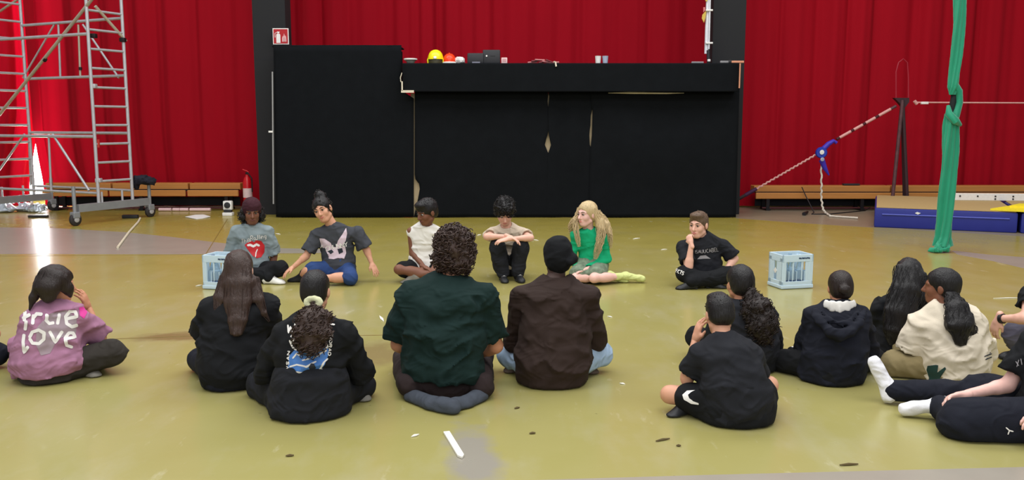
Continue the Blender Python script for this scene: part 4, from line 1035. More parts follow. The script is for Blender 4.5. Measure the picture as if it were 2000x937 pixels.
        sm = (low or {}).get('smile', 0.0); mw = .023+.35*sm
        g = Sdf(); g.chain([H(-mw, .0862, -.064+sm), H(-.008, .0925, -.0605), H(.008, .0925, -.0605), H(mw, .0862, -.064+sm)], [.0022*u, .0036*u, .0036*u, .0022*u], .003, 0)
        g.chain([H(-mw*.9, .087, -.066+sm), H(0, .0925, -.0695), H(mw*.9, .087, -.066+sm)], [.0022*u, .0048*u, .0022*u], .003, .001)
        v, q = nets(g, .003); mk('lips', v, q, lk, r)
    # ---- lower garment
    if low:
        lo = low; g = Sdf(); f = lo.get('ease', 1.0)
        pw, pd = lo.get('pelvis', (.175, .135)); g.loft([K['pel']+np.array([0, 0, -.05*s]), lerp(K['pel'], bez(.2), 1.0)], [hrt, hrt], None, [pw*s, pw*.92*s], [pd*s, pd*.9*s], 0)
        for sd_ in 'ab':
            hi, kn, an = K['hi'+sd_], K['kn'+sd_], K['an'+sd_]; ln = lo.get('len', 2.0)
            if isinstance(ln, tuple): ln = ln[0 if sd_ == 'a' else 1]
            tr = lo.get('thigh', (.098, .078)); sr = lo.get('shin', (.076, .06))
            if ln >= 1: g.rc(hi, kn, tr[0]*s*f, tr[1]*s*f, .04)
            else: g.rc(hi, lerp(hi, kn, ln), tr[0]*s*f, (tr[1]+.012)*s*f, .04)
            if ln > 1: g.rc(kn, lerp(kn, an, min(1, ln-1)), sr[0]*s*f, sr[1]*s*f, .03)
        g.folds(lo.get('folds', .010)*s, lo.get('fs', (10, 10, 13)), lo.get('seed', 1.0))
        if lo.get('len', 2.0) != 2.0 and not isinstance(lo.get('len'), tuple) and lo['len'] < 1:
            pass
        v, q = nets(g, .0115/detail); p.low = mk(lo.get('name', 'trousers'), v, q, lo['m'], r); p.lowmesh = (v, q)
        for extra in lo.get('more', []): extra(p)
    # ---- upper garment
    if top:
        g = Sdf(); lst = top.get('secs', [(-.1, .185, .15), (.15, .185, .15), (.45, .165, .13), (.75, .17, .125), (.93, .125, .085)]); secs(g, lst, 0)
        sl = top.get('sleeve', (.068, .078, .75)); holes = []
        for i, sd_ in enumerate('ab'):
            sh, el, wr = K['sh'+sd_], K['el'+sd_], K['wr'+sd_]
            g.rc(bez(.97), sh, .056*s, .052*s, .06)
            if sl is None: continue
            g.rc(bez(.80), sh, .08*s, .052*s, .06)
            ln = sl[2][i] if isinstance(sl[2], tuple) else sl[2]
            if ln <= 1:
                e_ = lerp(sh, el, ln); d = nrm(el-sh)
                def prim(P, sh=sh.astype(f32), e_=e_, d=d.astype(f32), L=float(np.linalg.norm(e_-sh)), r0=sl[0]*s, r1=sl[1]*s):
                    q_ = P-sh; t = q_@d; tc = np.clip(t/L, 0, 1); rad = np.sqrt(np.maximum((q_*q_).sum(1)-t*t, 0)+np.minimum(t, 0)**2)
                    dd = rad-(r0+(r1-r0)*tc); return np.maximum(dd, t-L)
                g._b(e_, sl[1]*s*1.3); g.it.append((prim, .025)); holes.append((e_, d, sl[1]*s))
            else:
                g.rc(sh, el, sl[0]*s*.92, sl[1]*s, .025); g.rc(el, lerp(el, wr, min(1, ln-1)), sl[1]*s, (sl[3] if len(sl) > 3 else sl[1]*.75)*s, .02)
        hem = top.get('hem')
        if hem is not None: g.cut(bez(hem), nrm(bez(hem+.1)-bez(hem))+np.array([0, 0, .3]))
        if top.get('zmin'): g.cut(base+[0, 0, top['zmin']], (0, 0, 1))
        for fn in top.get('add', []): fn(g, p)
        g.folds(top.get('folds', .011)*s*1.55, top.get('fs', (8, 8, 15)), top.get('seed', 2.0))
        if holes:
            cv = Sdf()
            for e_, d, r_ in holes: cv.rc(e_-d*.0*s, e_+d*.05*s, r_-.024*s, r_-.018*s, 0)
            g.sub(cv, .004)
        nkc = Sdf(); nkc.rc(K['nk']-nrm(H(0, 0, 0)-K['nk'])*.01*s, lerp(K['nk'], H(0, -.015, -.06), 1.0), top.get('neck', .062)*s, top.get('neck', .062)*1.1*s, 0); g.sub(nkc, .01)
        v, q = nets(g, .0115/detail); p.topmesh = (v, q); p.top = mk(top.get('name', 'tshirt'), v, q, top['m'], r); p.bvh = BVHTree.FromPolygons([Vector(a) for a in v], [list(map(int, f)) for f in q])
        if top.get('collar'):
            ax = nrm(H(0, -.015, -.06)-K['nk']); c0 = K['nk']+ax*top.get('coll_o', .012)*s; ux = nrm(np.cross(ax, fwd)); uy = np.cross(ax, ux); rr = top.get('neck', .062)*s*1.02
            V = [c0+ux*rr*math.cos(a)*1.05+uy*rr*math.sin(a) for a in np.linspace(0, 2*math.pi, 25)]
            vv, ff = tube(V, .009*s, 6, False); mk('collar', vv, np.array(ff), top['collar'], p.top)
    # ---- feet
    for sd_, ft in zip('ab', feet or (None, None)):
        if ft is None: continue
        kind, m1, m2, lc = (tuple(ft)+(None, None, None))[:4]
        an, to = K['an'+sd_], K['to'+sd_]; up = K.get('up'+sd_); up = (0, 0, 1) if up is None else up-base
        if kind == 'shoe': shoe(r, an, to, up, s, m1, m2, lc)
        elif kind == 'sock': sock(r, an, to, K['kn'+sd_], s, m1)
        else: sock(r, an, to, K['kn'+sd_], s*.93, skm, 'foot')
    return p
def p_iris(x, p): return 0.0
def hair(p, m, cap=1.0, thick=.012, nape=.0, cutface=True, blobs=(), tails=(), flow=(55, 55, 7), amp=.007, h=.0085, curls=0, cl=.03, cr=.0035, crad=.011, strands=0, spikes=0, seed=1, name='hair', fl=None, low=-.10, cmin=-9, fringe=0.0):
    """hair cap on the skull plus locks; blobs/tails are given in head or picture positions"""
    H, FR = p.H, p.FR; u = float(np.linalg.norm(H(1, 0, 0)-H(0, 0, 0))); g = Sdf(); rnd = random.Random(seed)
    if cap:
        g.ell(H(0, -.018, .038), ((.074+thick)*u*cap, (.096+thick)*u*cap, (.084+thick)*u*cap), FR, 0)
        g.ell(H(0, -.045, -.02), ((.068+thick*.8)*u*cap, (.06+thick)*u*cap, (.07+nape)*u), FR, .03)
    for b in blobs: g.ell(H(*b[0]), np.array(b[1])*u, FR, b[2] if len(b) > 2 else .03)
    if cutface:
        f = Sdf(); f.ell(H(0, .098, -.035), (.066*u, .075*u, (.088-fringe)*u), FR, 0); g.sub(f, .015)
        n = nrm(FR@np.array([0, -.55, 1.0])); g.cut(H(0, -.03, low), n)
    tl = []
    for t in tails:
        pts = [at(q[0], q[1], p.base[1]+q[2]) if isinstance(q, tuple) else H(*q) for q in t['p']]; rs = [x*u for x in t['r']]; fl_ = t.get('flat', 1.0)
        if fl_ == 1.0: g.chain(pts, rs, .03, .03)
        else:
            g.loft(pts, [nrm(t.get('right', (1, 0, 0)))]*len(pts), None, rs, [x*fl_ for x in rs], .03)
        tl.append((pts, rs, fl_))
    sc = np.asarray(flow, f32)
    FRf = FR.astype(f32); h0 = H(0, 0, 0).astype(f32)
    def dis(P, d):
        mm = np.abs(d) < .06
        if mm.any():
            d = d.copy(); Q = P[mm]*sc+seed; n = vnoise(Q); n2 = vnoise(Q*2.1+7); d[mm] += amp*u*(1-1.3*n-.7*n2)
        return d
    g.post.append(dis)
    v, q = nets(g, h); parts = [(v, q)]
    if curls:
        cand = v[v[:, 2] > cmin]; paths = []; rs = []
        cen = cand.mean(0)
        for k in range(curls):
            b = cand[rnd.randrange(len(cand))]; o = nrm(b-H(0, -.02, .02)); ax = nrm(o*.5+np.array([rnd.uniform(-.6, .6), rnd.uniform(-.6, .6), -rnd.uniform(.2, 1.0)]))
            ex = nrm(np.cross(ax, [rnd.random(), rnd.random(), .3])); ey = np.cross(ax, ex); R_ = crad*u*rnd.uniform(.6, 1.25); ph = rnd.uniform(0, 6); L = cl*u*rnd.uniform(.6, 1.4)
            paths.append([b+o*.002+ax*(L*(t/11-.3))+R_*(math.cos(ph+t*.75)*ex+math.sin(ph+t*.75)*ey) for t in range(12)]); rs.append([cr*u*(1-.5*abs(t/11-.4)) for t in range(12)])
        parts.append(tubes(paths, rs, 4))
    if strands:
        paths = []; rs = []
        for k in range(strands):
            pts, rr, fl_ = tl[rnd.randrange(len(tl))]; a = rnd.uniform(0, 2*math.pi); w = rnd.uniform(.8, 1.10); off = rnd.uniform(-.6, .6); nseg = 14; e = rnd.uniform(.75, 1.08); wav = rnd.uniform(.3, 1)*(fl or .0); wp = rnd.uniform(0, 6)
            T = np.linspace(0, len(pts)-1, nseg); path = []
            for i, t in enumerate(T):
                t = min(t*e, len(pts)-1.0); i0 = min(int(t), len(pts)-2); c = lerp(pts[i0], pts[i0+1], t-i0); R_ = rr[i0]+(rr[i0+1]-rr[i0])*(t-i0)
                ax = pts[i0+1]-pts[i0]; ex = nrm(np.cross(ax, [0, 1, .01])); ey = nrm(np.cross(ex, ax)); aa = a+off*i/nseg*.5
                path.append(c+ex*(R_*w*math.cos(aa)+wav*.012*math.sin(wp+i*1.5))+ey*(R_*w*fl_*math.sin(aa)+wav*.008*math.cos(wp+i*1.5)))
            paths.append(path); rs.append([cr*u*(1-.8*(i/nseg)**2) for i in range(nseg)])
        parts.append(tubes(paths, rs, 4))
    if spikes:
        paths = []; rs = []; cand = v[(v-H(0, 0, .02))@FR[:, 2] > 0]
        for k in range(spikes):
            b = cand[rnd.randrange(len(cand))]; o = nrm(b-H(0, -.02, .02)+np.array([rnd.uniform(-.03, .03) for _ in range(3)])); L = rnd.uniform(.002, .007)*u
            d_ = nrm(o+np.array([0, 0, -.5])); paths.append([b-o*.004, b+o*L*.5, b+o*L*.7+d_*L*.5]); rs.append([.004*u, .003*u, .001*u])
        parts.append(tubes(paths, rs, 4))
    V, Q = join(parts); p.hair = mk(name, V, Q, m, p.r); p.hairmesh = (v, q)
    return p
# ---- prints: flat shapes laid onto a garment
def project(p, V, d, mesh=None, off=.0035):
    bv = p.bvh if mesh is None else BVHTree.FromPolygons([Vector(a) for a in mesh[0]], [list(map(int, f)) for f in mesh[1]])
    out = []; d = nrm(d); last = None
    for v in V:
        h = bv.ray_cast(Vector(v-d*.6), Vector(d), 2.0); q = None
        if h[0] is not None: q = np.array(h[0])-d*off
        out.append(q)
    good = [q for q in out if q is not None]
    if not good: return None
    def dep(q): return float(np.dot(q, d))
    med = float(np.median([dep(q) for q in good]))
    return np.array([q if q is not None else v-d*(np.dot(v, d)-med) for q, v in zip(out, V)])
def px_grid(p, pts2, Y): return np.array([at(a, b, Y) for a, b in pts2])
def stroke_print(p, strokes, w, m, name='print', mesh=None, parent=None, off=.0035):
    """hand lettering: picture-space polylines of width w (picture px), laid on the garment along the line of sight"""
    V = []; F = []; Yc = p.base[1]
    for st in strokes:
        st = np.array(st, float); pts = [st[0]]
        for a, b in zip(st[:-1], st[1:]):
            n = max(1, int(np.linalg.norm(b-a)/2.0)); pts += [a+(b-a)*k/n for k in range(1, n+1)]
        pts = np.array(pts); n0 = len(V); n = len(pts)
        for i in range(n):
            t = pts[min(i+1, n-1)]-pts[max(i-1, 0)]; t = t/(np.linalg.norm(t)+1e-9); nn = np.array([-t[1], t[0]])
            e = .55 if i in (0, n-1) and n > 2 else 1.0
            for k in (-.5, 0, .5): V.append(pts[i]+nn*w*k*e)
        for i in range(n-1):
            for k in (0, 1): F.append((n0+3*i+k, n0+3*i+k+1, n0+3*i+k+4, n0+3*i+k+3))
    return _lay(p, V, F, m, name, mesh, parent, off)
def _lay(p, V2, F, m, name, mesh, parent, off):
    bv = p.bvh if mesh is None else BVHTree.FromPolygons([Vector(a) for a in mesh[0]], [list(map(int, f)) for f in mesh[1]])
    o = Vector((0, 0, CAM_H)); out = []; ok = []
    for v in V2:
        r_ = Vector(nrm(ray(v[0], v[1]))); h = bv.ray_cast(o, r_, 40)
        if h[0] is None: out.append(np.zeros(3)); ok.append(False)
        else: out.append(np.array(h[0]+h[1]*off)); ok.append(True)
    F = [f for f in F if all(ok[i] for i in f) and max(np.linalg.norm(out[f[0]]-out[i]) for i in f) < .06]
    if not F: return None
    use = sorted({i for f in F for i in f}); mp = {i: k for k, i in enumerate(use)}
    ob = mk(name, [out[i] for i in use], [tuple(mp[i] for i in f) for f in F], m, parent or p.top)
    return ob
def fill_print(p, poly, m, name='print', mesh=None, parent=None, off=.003, step=2.0):
    """a filled picture-space outline laid on the garment"""
    poly = np.array(poly, float); lo, hi = poly.min(0), poly.max(0)
    bm = bmesh.new(); vs_ = [bm.verts.new((a, b, 0)) for a, b in poly]; f = bm.faces.new(vs_)
    bmesh.ops.triangulate(bm, faces=[f])
    for _ in range(6):
        es = [e for e in bm.edges if e.calc_length() > step*1.6]
        if not es: break
        bmesh.ops.subdivide_edges(bm, edges=es, cuts=1); bmesh.ops.triangulate(bm, faces=bm.faces[:])
    bm.verts.index_update(); V = [np.array(v.co[:2]) for v in bm.verts]; F = [tuple(v.index for v in f.verts) for f in bm.faces]; bm.free()
    return _lay(p, V, F, m, name, mesh, parent, off)
GLYPH = {'A': [[(0, 1), (.5, 0), (1, 1)], [(.2, .65), (.8, .65)]], 'B': [[(0, 0), (0, 1), (.7, 1), (.9, .75), (.7, .5), (0, .5)], [(0, 0), (.65, 0), (.8, .25), (.65, .5)]],
 'C': [[(1, .1), (.6, 0), (.1, .2), (0, .5), (.1, .8), (.6, 1), (1, .9)]], 'D': [[(0, 0), (0, 1), (.6, 1), (1, .6), (1, .4), (.6, 0), (0, 0)]], 'E': [[(1, 0), (0, 0), (0, 1), (1, 1)], [(0, .5), (.8, .5)]],
 'G': [[(1, .1), (.5, 0), (0, .4), (.1, .8), (.6, 1), (1, .8), (1, .55), (.6, .55)]], 'H': [[(0, 0), (0, 1)], [(1, 0), (1, 1)], [(0, .5), (1, .5)]], 'I': [[(.5, 0), (.5, 1)]], 'K': [[(0, 0), (0, 1)], [(1, 0), (0, .55), (1, 1)]],
 'L': [[(0, 0), (0, 1), (.9, 1)]], 'M': [[(0, 1), (.1, 0), (.5, .6), (.9, 0), (1, 1)]], 'N': [[(0, 1), (0, 0), (1, 1), (1, 0)]], 'O': [[(.5, 0), (.9, .15), (1, .5), (.9, .85), (.5, 1), (.1, .85), (0, .5), (.1, .15), (.5, 0)]],
 'P': [[(0, 1), (0, 0), (.7, 0), (1, .25), (.7, .5), (0, .5)]], 'R': [[(0, 1), (0, 0), (.7, 0), (1, .25), (.7, .5), (0, .5)], [(.45, .5), (1, 1)]], 'S': [[(1, .1), (.5, 0), (.05, .2), (.3, .45), (.8, .58), (.95, .82), (.5, 1), (0, .9)]],
 'T': [[(0, 0), (1, 0)], [(.5, 0), (.5, 1)]], 'U': [[(0, 0), (0, .75), (.3, 1), (.7, 1), (1, .75), (1, 0)]], 'V': [[(0, 0), (.5, 1), (1, 0)]], 'W': [[(0, 0), (.25, 1), (.5, .3), (.75, 1), (1, 0)]], 'Y': [[(0, 0), (.5, .5), (1, 0)], [(.5, .5), (.5, 1)]],
 'e': [[(.05, .6), (.95, .55), (.85, .25), (.5, .1), (.15, .3), (.05, .65), (.3, .95), (.9, .9)]], 'h': [[(0, 0), (0, 1)], [(0, .6), (.5, .4), (.8, .55), (.8, 1)]], 'i': [[(.5, .4), (.5, 1)], [(.5, .15), (.5, .22)]], 'l': [[(.5, 0), (.5, 1)]],
 'n': [[(.1, .4), (.1, 1)], [(.1, .6), (.5, .4), (.85, .55), (.85, 1)]], 'g': [[(.85, .45), (.4, .4), (.1, .65), (.4, .95), (.85, .85), (.85, .4)], [(.85, .6), (.85, 1.2), (.4, 1.3)]], 'o': [[(.5, .4), (.9, .6), (.8, .95), (.4, 1), (.1, .75), (.2, .5), (.5, .4)]]}
def text_strokes(txt, x, y, dx, dy, w, h, gap=.25, shear=0.0):
    """strokes for a word starting at (x, y), running along (dx, dy)"""
    d = np.array([dx, dy], float); L = np.linalg.norm(d); d /= L; n = np.array([-d[1], d[0]]); out = []; cx = 0
    for ch in txt:
        if ch != ' ':
            for st in GLYPH[ch]: out.append([np.array([x, y])+d*(cx+(a+shear*(1-b))*w)+n*b*h for a, b in st])
        cx += w*(1+gap)*(.55 if ch in 'Iil' else 1)
    return out
F_black = fabric('black_cotton', (20, 21, 24)); F_black2 = fabric('faded_black', (30, 31, 36)); F_navy = fabric('dark_navy', (22, 24, 34))
F_green = fabric('bottle_green', (18, 38, 36)); F_brownshirt = fabric('dark_brown_cotton', (48, 36, 32)); F_pink = fabric('mauve_cotton', (158, 112, 138), var=.22)
F_jean = fabric('light_denim', (150, 172, 196), var=.2); F_dbrown = fabric('brown_trouser', (44, 34, 34)); F_olive = fabric('dark_olive_trouser', (50, 46, 42))
F_cream = fabric('cream_cotton', (212, 200, 180), var=.08); F_khaki = fabric('khaki_cloth', (132, 118, 84)); F_greyt = fabric('heather_grey', (128, 140, 144), var=.12)
F_char = fabric('charcoal_cotton', (62, 64, 70)); F_denim = fabric('blue_denim', (44, 66, 112), var=.2); F_white = fabric('white_cotton', (222, 218, 212), var=.05); F_beige = fabric('beige_cotton', (198, 182, 162), var=.08)
F_emer = fabric('emerald_knit', (20, 160, 110), var=.12); F_slate = fabric('slate_trouser', (88, 86, 100)); F_sockw = fabric('white_sock', (225, 224, 228), var=.05); F_sockg = fabric('grey_sock', (66, 71, 80)); F_socky = fabric('lime_sock', (206, 212, 140), var=.05)
M_shoe_w = mat('shoe_white', (228, 226, 220), .5); M_shoe_k = mat('shoe_black', (26, 27, 30), .5); M_shoe_g = mat('shoe_grey', (120, 116, 108), .6, var=.2); M_shoe_b = mat('shoe_brown', (92, 78, 68), .7, var=.2); M_sole_w = mat('sole_white', (215, 212, 205), .5); M_sole_k = mat('sole_dark', (40, 40, 42), .6)
P_white = mat('print_white', (226, 222, 218), .6, var=.03); P_red = mat('print_red', (190, 24, 32), .5, var=.05); P_lil = mat('print_lilac', (206, 186, 198), .6, var=.05); P_grey = mat('print_grey', (150, 146, 150), .6, var=.2)
P_blue = mat('print_blue', (70, 120, 190), .6, var=.3, nscale=30); P_dk = mat('print_dark', (30, 36, 48), .6); P_green = mat('print_green', (24, 60, 56), .6); P_pink = mat('print_pink', (214, 60, 150), .6); P_mud = mat('print_taupe', (150, 132, 140), .7, var=.15, nscale=12)
BK = [(-.12, .20, .17), (.15, .20, .165), (.45, .185, .14), (.72, .185, .13), (.92, .13, .09)]

# ---------------- near side of the circle, seen from behind
# man in bottle green T-shirt, kneeling on his heels
p = person('adult with curly brown hair in a dark green tshirt kneeling on grey socks', 5.02,
  dict(pel=(866, 735, 0), nk=(880, 545, .06), hd=(886, 490, .10), sha=(803, 577, .04), shb=(948, 577, .04), ela=(778, 672, .13), elb=(968, 675, .13), wra=(830, 700, .36), wrb=(915, 700, .36),
       hia=(838, 738, .02), hib=(896, 738, .02), kna=(795, 752, .50), knb=(935, 752, .50), ana=(800, 772, -.08), anb=(940, 772, -.08), toa=(868, 806, -.16), tob=(872, 806, -.16)),
  s=1.04, hs=1.06, sk='tan', face=(.1, 1, -.12),
  top=dict(m=F_green, secs=[(-.12, .225, .185), (.1, .235, .19), (.4, .235, .17), (.72, .225, .15), (.92, .15, .10)], sleeve=(.085, .098, .86), folds=.014, seed=3, neck=.068, zmin=.105),
  low=dict(m=F_dbrown, thigh=(.11, .085), shin=(.085, .075), pelvis=(.18, .12)), feet=None, armr=1.12)
for a, b_, c_, nm in (((805, 775, -.12), (845, 790, -.27), (884, 795, -.35), 'a'), ((938, 772, -.12), (908, 790, -.24), (872, 797, -.31), 'b')):
    P3_ = [at(x, y, p.base[1]+d) for x, y, d in (a, b_, c_)]; g = Sdf()
    g.chain(P3_, [.05, .048, .045], .02, 0); g.rc(lerp(P3_[1], P3_[2], .5), P3_[2], .052, .044, .02); g.folds(.002, (40, 40, 40), 2)
    v, q = nets(g, .008); mk('sock', v, q, F_sockg, p.r)
hair(p, H_brown, thick=.024, nape=.03, cutface=False, amp=.022, flow=(38, 38, 38), blobs=[((.06, -.05, -.07), (.045, .05, .055)), ((-.05, -.06, -.04), (.05, .05, .05)), ((.07, 0, .02), (.04, .07, .08))], curls=480, cl=.03, cr=.0042, crad=.012, seed=4)
# adult in brown long sleeve and black head wrap
p = person('adult in a dark brown long sleeved top, black head wrap and light jeans', 5.25,
  dict(pel=(1079, 718, 0), nk=(1084, 545, .07), hd=(1089, 502, .11), sha=(1018, 580, .05), shb=(1147, 580, .05), ela=(1006, 668, .17), elb=(1157, 668, .17), wra=[-.12, .42, .22], wrb=[.12, .42, .22],
       kna=(1000, 694, .24), knb=(1168, 692, .24), ana=[.15, .26, .07], anb=[-.16, .30, .07], toa=[.32, .17, .05], tob=[-.30, .2, .05]),
  s=1.0, hs=1.0, sk='deep', face=(-.15, 1, -.1),
  top=dict(name='long_sleeve_top', m=F_brownshirt, secs=[(-.14, .225, .19), (.1, .238, .19), (.4, .225, .165), (.72, .205, .145), (.92, .14, .095)], sleeve=(.078, .076, 1.7), folds=.012, seed=5, neck=.066),
  low=dict(name='jeans', m=F_jean, pelvis=(.20, .15), thigh=(.105, .085), shin=(.08, .07), folds=.013), feet=(('shoe', M_shoe_b, M_sole_k), ('shoe', M_shoe_b, M_sole_k)))
hair(p, fabric('black_wrap', (16, 17, 20)), thick=.020, nape=.01, cutface=True, amp=.006, flow=(22, 22, 40), blobs=[((.074, -.095, -.005), (.034, .034, .032), .012), ((.058, -.115, -.028), (.028, .025, .022), .01), ((.08, -.06, -.01), (.028, .04, .035))], name='head_wrap', seed=3, low=-.085)
# girl with long brown hair in black
p = person('child in black with long straight brown hair down the back', 5.2,
  dict(pel=(452, 732, 0), nk=(466, 572, .05), hd=(468, 527, .09), sha=(408, 602, .03), shb=(520, 600, .05), ela=(395, 668, .14), elb=(535, 668, .16), wra=[-.13, .38, .2], wrb=[.14, .4, .2],
       kna=(392, 702, .30), knb=(538, 702, .30), ana=[.12, .3, .07], anb=[-.12, .34, .07], toa=[.26, .24, .05], tob=[-.26, .26, .05]),
  s=.95, hs=.98, sk='fair',
  top=dict(m=F_black, secs=[(-.16, .19, .17), (.05, .225, .19), (.3, .22, .17), (.7, .20, .14), (.92, .14, .095)], sleeve=(.078, .088, .80), folds=.012, seed=7),
  low=dict(m=F_navy, pelvis=(.2, .18), thigh=(.105, .085), shin=(.08, .068)), feet=(('shoe', M_shoe_k, M_sole_k), ('shoe', M_shoe_k, M_sole_k)), bend=.04)
hair(p, H_brown, thick=.013, nape=.02, cutface=False, amp=.008, flow=(70, 70, 6), tails=[dict(p=[(468, 512, .03), (466, 552, -.03), (464, 590, -.06), (464, 625, -.10), (462, 652, -.125)], r=[.07, .085, .085, .06, .04], flat=.45),
     dict(p=[(440, 540, .02), (428, 580, -.03), (424, 615, -.06), (416, 640, -.07)], r=[.035, .035, .022, .006], flat=.6), dict(p=[(496, 545, .02), (506, 585, -.03), (516, 612, -.04), (526, 628, -.04)], r=[.035, .032, .018, .006], flat=.6)], strands=130, cr=.0022, seed=5)
# girl with ponytail and printed back
p = person('child with a scrunchie ponytail in a black jumper with blue and white back print', 4.68,
  dict(pel=(605, 775, 0), nk=(614, 622, .06), hd=(617, 568, .12), sha=(556, 652, .03), shb=(674, 652, .03), ela=(522, 728, .12), elb=(702, 722, .14), wra=[-.14, .36, .2], wrb=[.14, .38, .2],
       kna=(512, 752, .30), knb=(702, 752, .28), ana=[.14, .26, .07], anb=[-.14, .3, .07], toa=[.30, .2, .05], tob=[-.28, .24, .05]),
  s=.97, hs=.96, sk='olive', face=(.12, 1, -.1),
  top=dict(name='jumper', m=F_black, secs=[(.02, .18, .145), (.2, .19, .15), (.45, .20, .145), (.72, .20, .14), (.92, .14, .095)], hem=.06, sleeve=(.08, .078, 1.7), folds=.011, seed=9, neck=.06),
  low=dict(m=F_black2, pelvis=(.245, .21), thigh=(.115, .095), shin=(.09, .075), folds=.012), feet=(('shoe', M_shoe_g, M_sole_w), ('shoe', M_shoe_g, M_sole_w)), bend=.05)
N3 = p
hair(p, H_black, thick=.010, nape=.0, cutface=True, amp=.004, flow=(60, 60, 9), seed=6, low=-.085)
hair(p, H_brown, cap=0, cutface=False, amp=.020, flow=(34, 34, 30), tails=[dict(p=[(613, 600, .0), (612, 622, -.10), (608, 650, -.14), (606, 676, -.155)], r=[.035, .095, .105, .07], flat=.55)], curls=300, cl=.04, cr=.0036, crad=.013, seed=8, name='ponytail')
c = at(613, 592, p.base[1]+.02); g = Sdf(); 
for k in range(9):
    a = 2*math.pi*k/9; g.ell(c+[.036*math.cos(a), -.012, .022*math.sin(a)+.008], (.019, .02, .017), None, .008)
v, q = nets(g, .006); mk('scrunchie', v, q, fabric('pale_scrunchie', (206, 206, 168)), p.r)
# boy in black T-shirt and shorts, nearest
p = person('child with short black hair in a black tshirt and shorts, nearest on the right', 4.56,
  dict(pel=(1440, 800, 0), nk=(1410, 664, .10), hd=(1405, 614, .17), sha=(1368, 692, .08), shb=(1466, 694, .08), ela=(1342, 738, .14), elb=(1484, 745, .22), wra=(1358, 665, .26), haa=(1366, 630, .26), wrb=[.12, .42, .22], pna=[1, .2, 0],
       kna=(1308, 770, .14), knb=(1502, 752, .16), ana=[.1, .34, .07], anb=(1340, 805, .10), toa=[.24, .34, .05], tob=(1292, 812, .02)),
  s=.93, hs=.93, sk='olive', face=(-.1, 1, -.3),
  top=dict(m=F_black2, secs=[(-.14, .20, .18), (.05, .215, .19), (.35, .185, .165), (.7, .165, .145), (.92, .125, .10)], sleeve=(.072, .078, .80), folds=.009, seed=11),
  low=dict(name='shorts', m=F_black, pelvis=(.225, .19), thigh=(.11, .085), len=(.62, .55), folds=.01), feet=(('shoe', M_shoe_k, M_sole_k, M_shoe_g), ('shoe', M_shoe_k, M_sole_k)), bend=.09)
N6 = p
hair(p, H_black, thick=.010, nape=-.01, cutface=True, amp=.004, flow=(60, 60, 30), spikes=40, seed=2, low=-.05, blobs=[((0, .03, .11), (.06, .06, .03))])
# girl with curly ponytail behind him
p = person('child with a thick dark curly ponytail, behind the boy in shorts', 5.55,
  dict(pel=(1462, 712, 0), nk=(1452, 594, .05), hd=(1444, 553, .08), sha=(1405, 615, .03), shb=(1496, 615, .03), ela=(1390, 670, .14), elb=(1506, 672, .14), wra=[-.10, .34, .2], wrb=[.02, .36, .2],
       kna=[-.28, .3, .14], knb=[.22, .32, .14], ana=[.1, .3, .07], anb=[-.1, .34, .07], toa=[.2, .3, .05], tob=[-.26, .26, .05]),
  s=.93, hs=.97, sk='tan', face=(-.3, 1, -.1),
  top=dict(m=F_black2, secs=BK, sleeve=(.078, .08, 1.6), folds=.01, seed=13, collar=P_white, neck=.06),
  low=dict(m=F_black, pelvis=(.2, .18)), feet=(('shoe', M_shoe_w, M_sole_w), ('shoe', M_shoe_w, M_sole_w)))
hair(p, H_black, thick=.014, nape=.0, cutface=True, amp=.006, flow=(45, 45, 20), seed=9, low=-.085)
hair(p, H_dbrown, cap=0, cutface=False, amp=.022, flow=(36, 36, 30), tails=[dict(p=[(1466, 572, -.02), (1478, 600, -.08), (1488, 635, -.11), (1492, 662, -.12)], r=[.05, .10, .105, .06], flat=.7)], curls=300, cl=.04, cr=.003, crad=.014, seed=10, name='ponytail')
# child in hoodie
def hood(g, p):
    b = p.base[1]; g.loft([at(1594, 606, b-.04), at(1604, 630, b-.12), at(1622, 648, b-.165), at(1641, 654, b-.175), at(1660, 648, b-.165), at(1678, 630, b-.12), at(1688, 604, b-.04)], [(0, -.3, 1)]*7, None, [.018, .026, .032, .034, .032, .026, .018], [.026, .03, .034, .036, .034, .03, .026], .012)
    g.chain([at(1606, 606, b-.06), at(1622, 626, b-.12), at(1641, 632, b-.135), at(1660, 626, b-.12), at(1676, 606, b-.06)], [.016, .02, .02, .02, .016], .01, .01)
p = person('child with a small brown bun in a dark hooded jacket with white inner collar', 5.3,
  dict(pel=(1625, 718, 0), nk=(1640, 602, .06), hd=(1640, 562, .12), sha=(1590, 622, .05), shb=(1680, 622, .05), ela=(1574, 682, .17), elb=(1694, 682, .17), wra=[.0, .32, .2], wrb=[.06, .36, .2],
       kna=(1530, 705, .20), knb=(1704, 715, .30), ana=[.12, .3, .07], anb=[-.14, .32, .07], toa=[.26, .3, .05], tob=(1512, 722, .24)),
  s=.90, hs=.88, sk='tan', face=(.05, 1, -.1),
  top=dict(name='hooded_jacket', m=F_navy, secs=[(-.16, .215, .19), (.1, .215, .18), (.4, .205, .165), (.72, .19, .145), (.92, .14, .10)], sleeve=(.082, .082, 1.7), folds=.010, seed=15, add=[hood], neck=.06),
  low=dict(m=F_black, pelvis=(.21, .19), thigh=(.105, .085)), feet=(('shoe', M_shoe_w, M_sole_w), ('shoe', M_shoe_w, M_sole_w)), bend=.06)
g = Sdf(); b = p.base[1]; g.loft([at(1610, 592, b+.01), at(1625, 598, b-.03), at(1640, 600, b-.045), at(1655, 598, b-.03), at(1670, 592, b+.01)], [(0, .25, 1)]*5, None, [.026, .032, .034, .032, .026], [.008]*5, 0); v, q = nets(g, .008); mk('inner_collar', v, q, F_white, p.top)
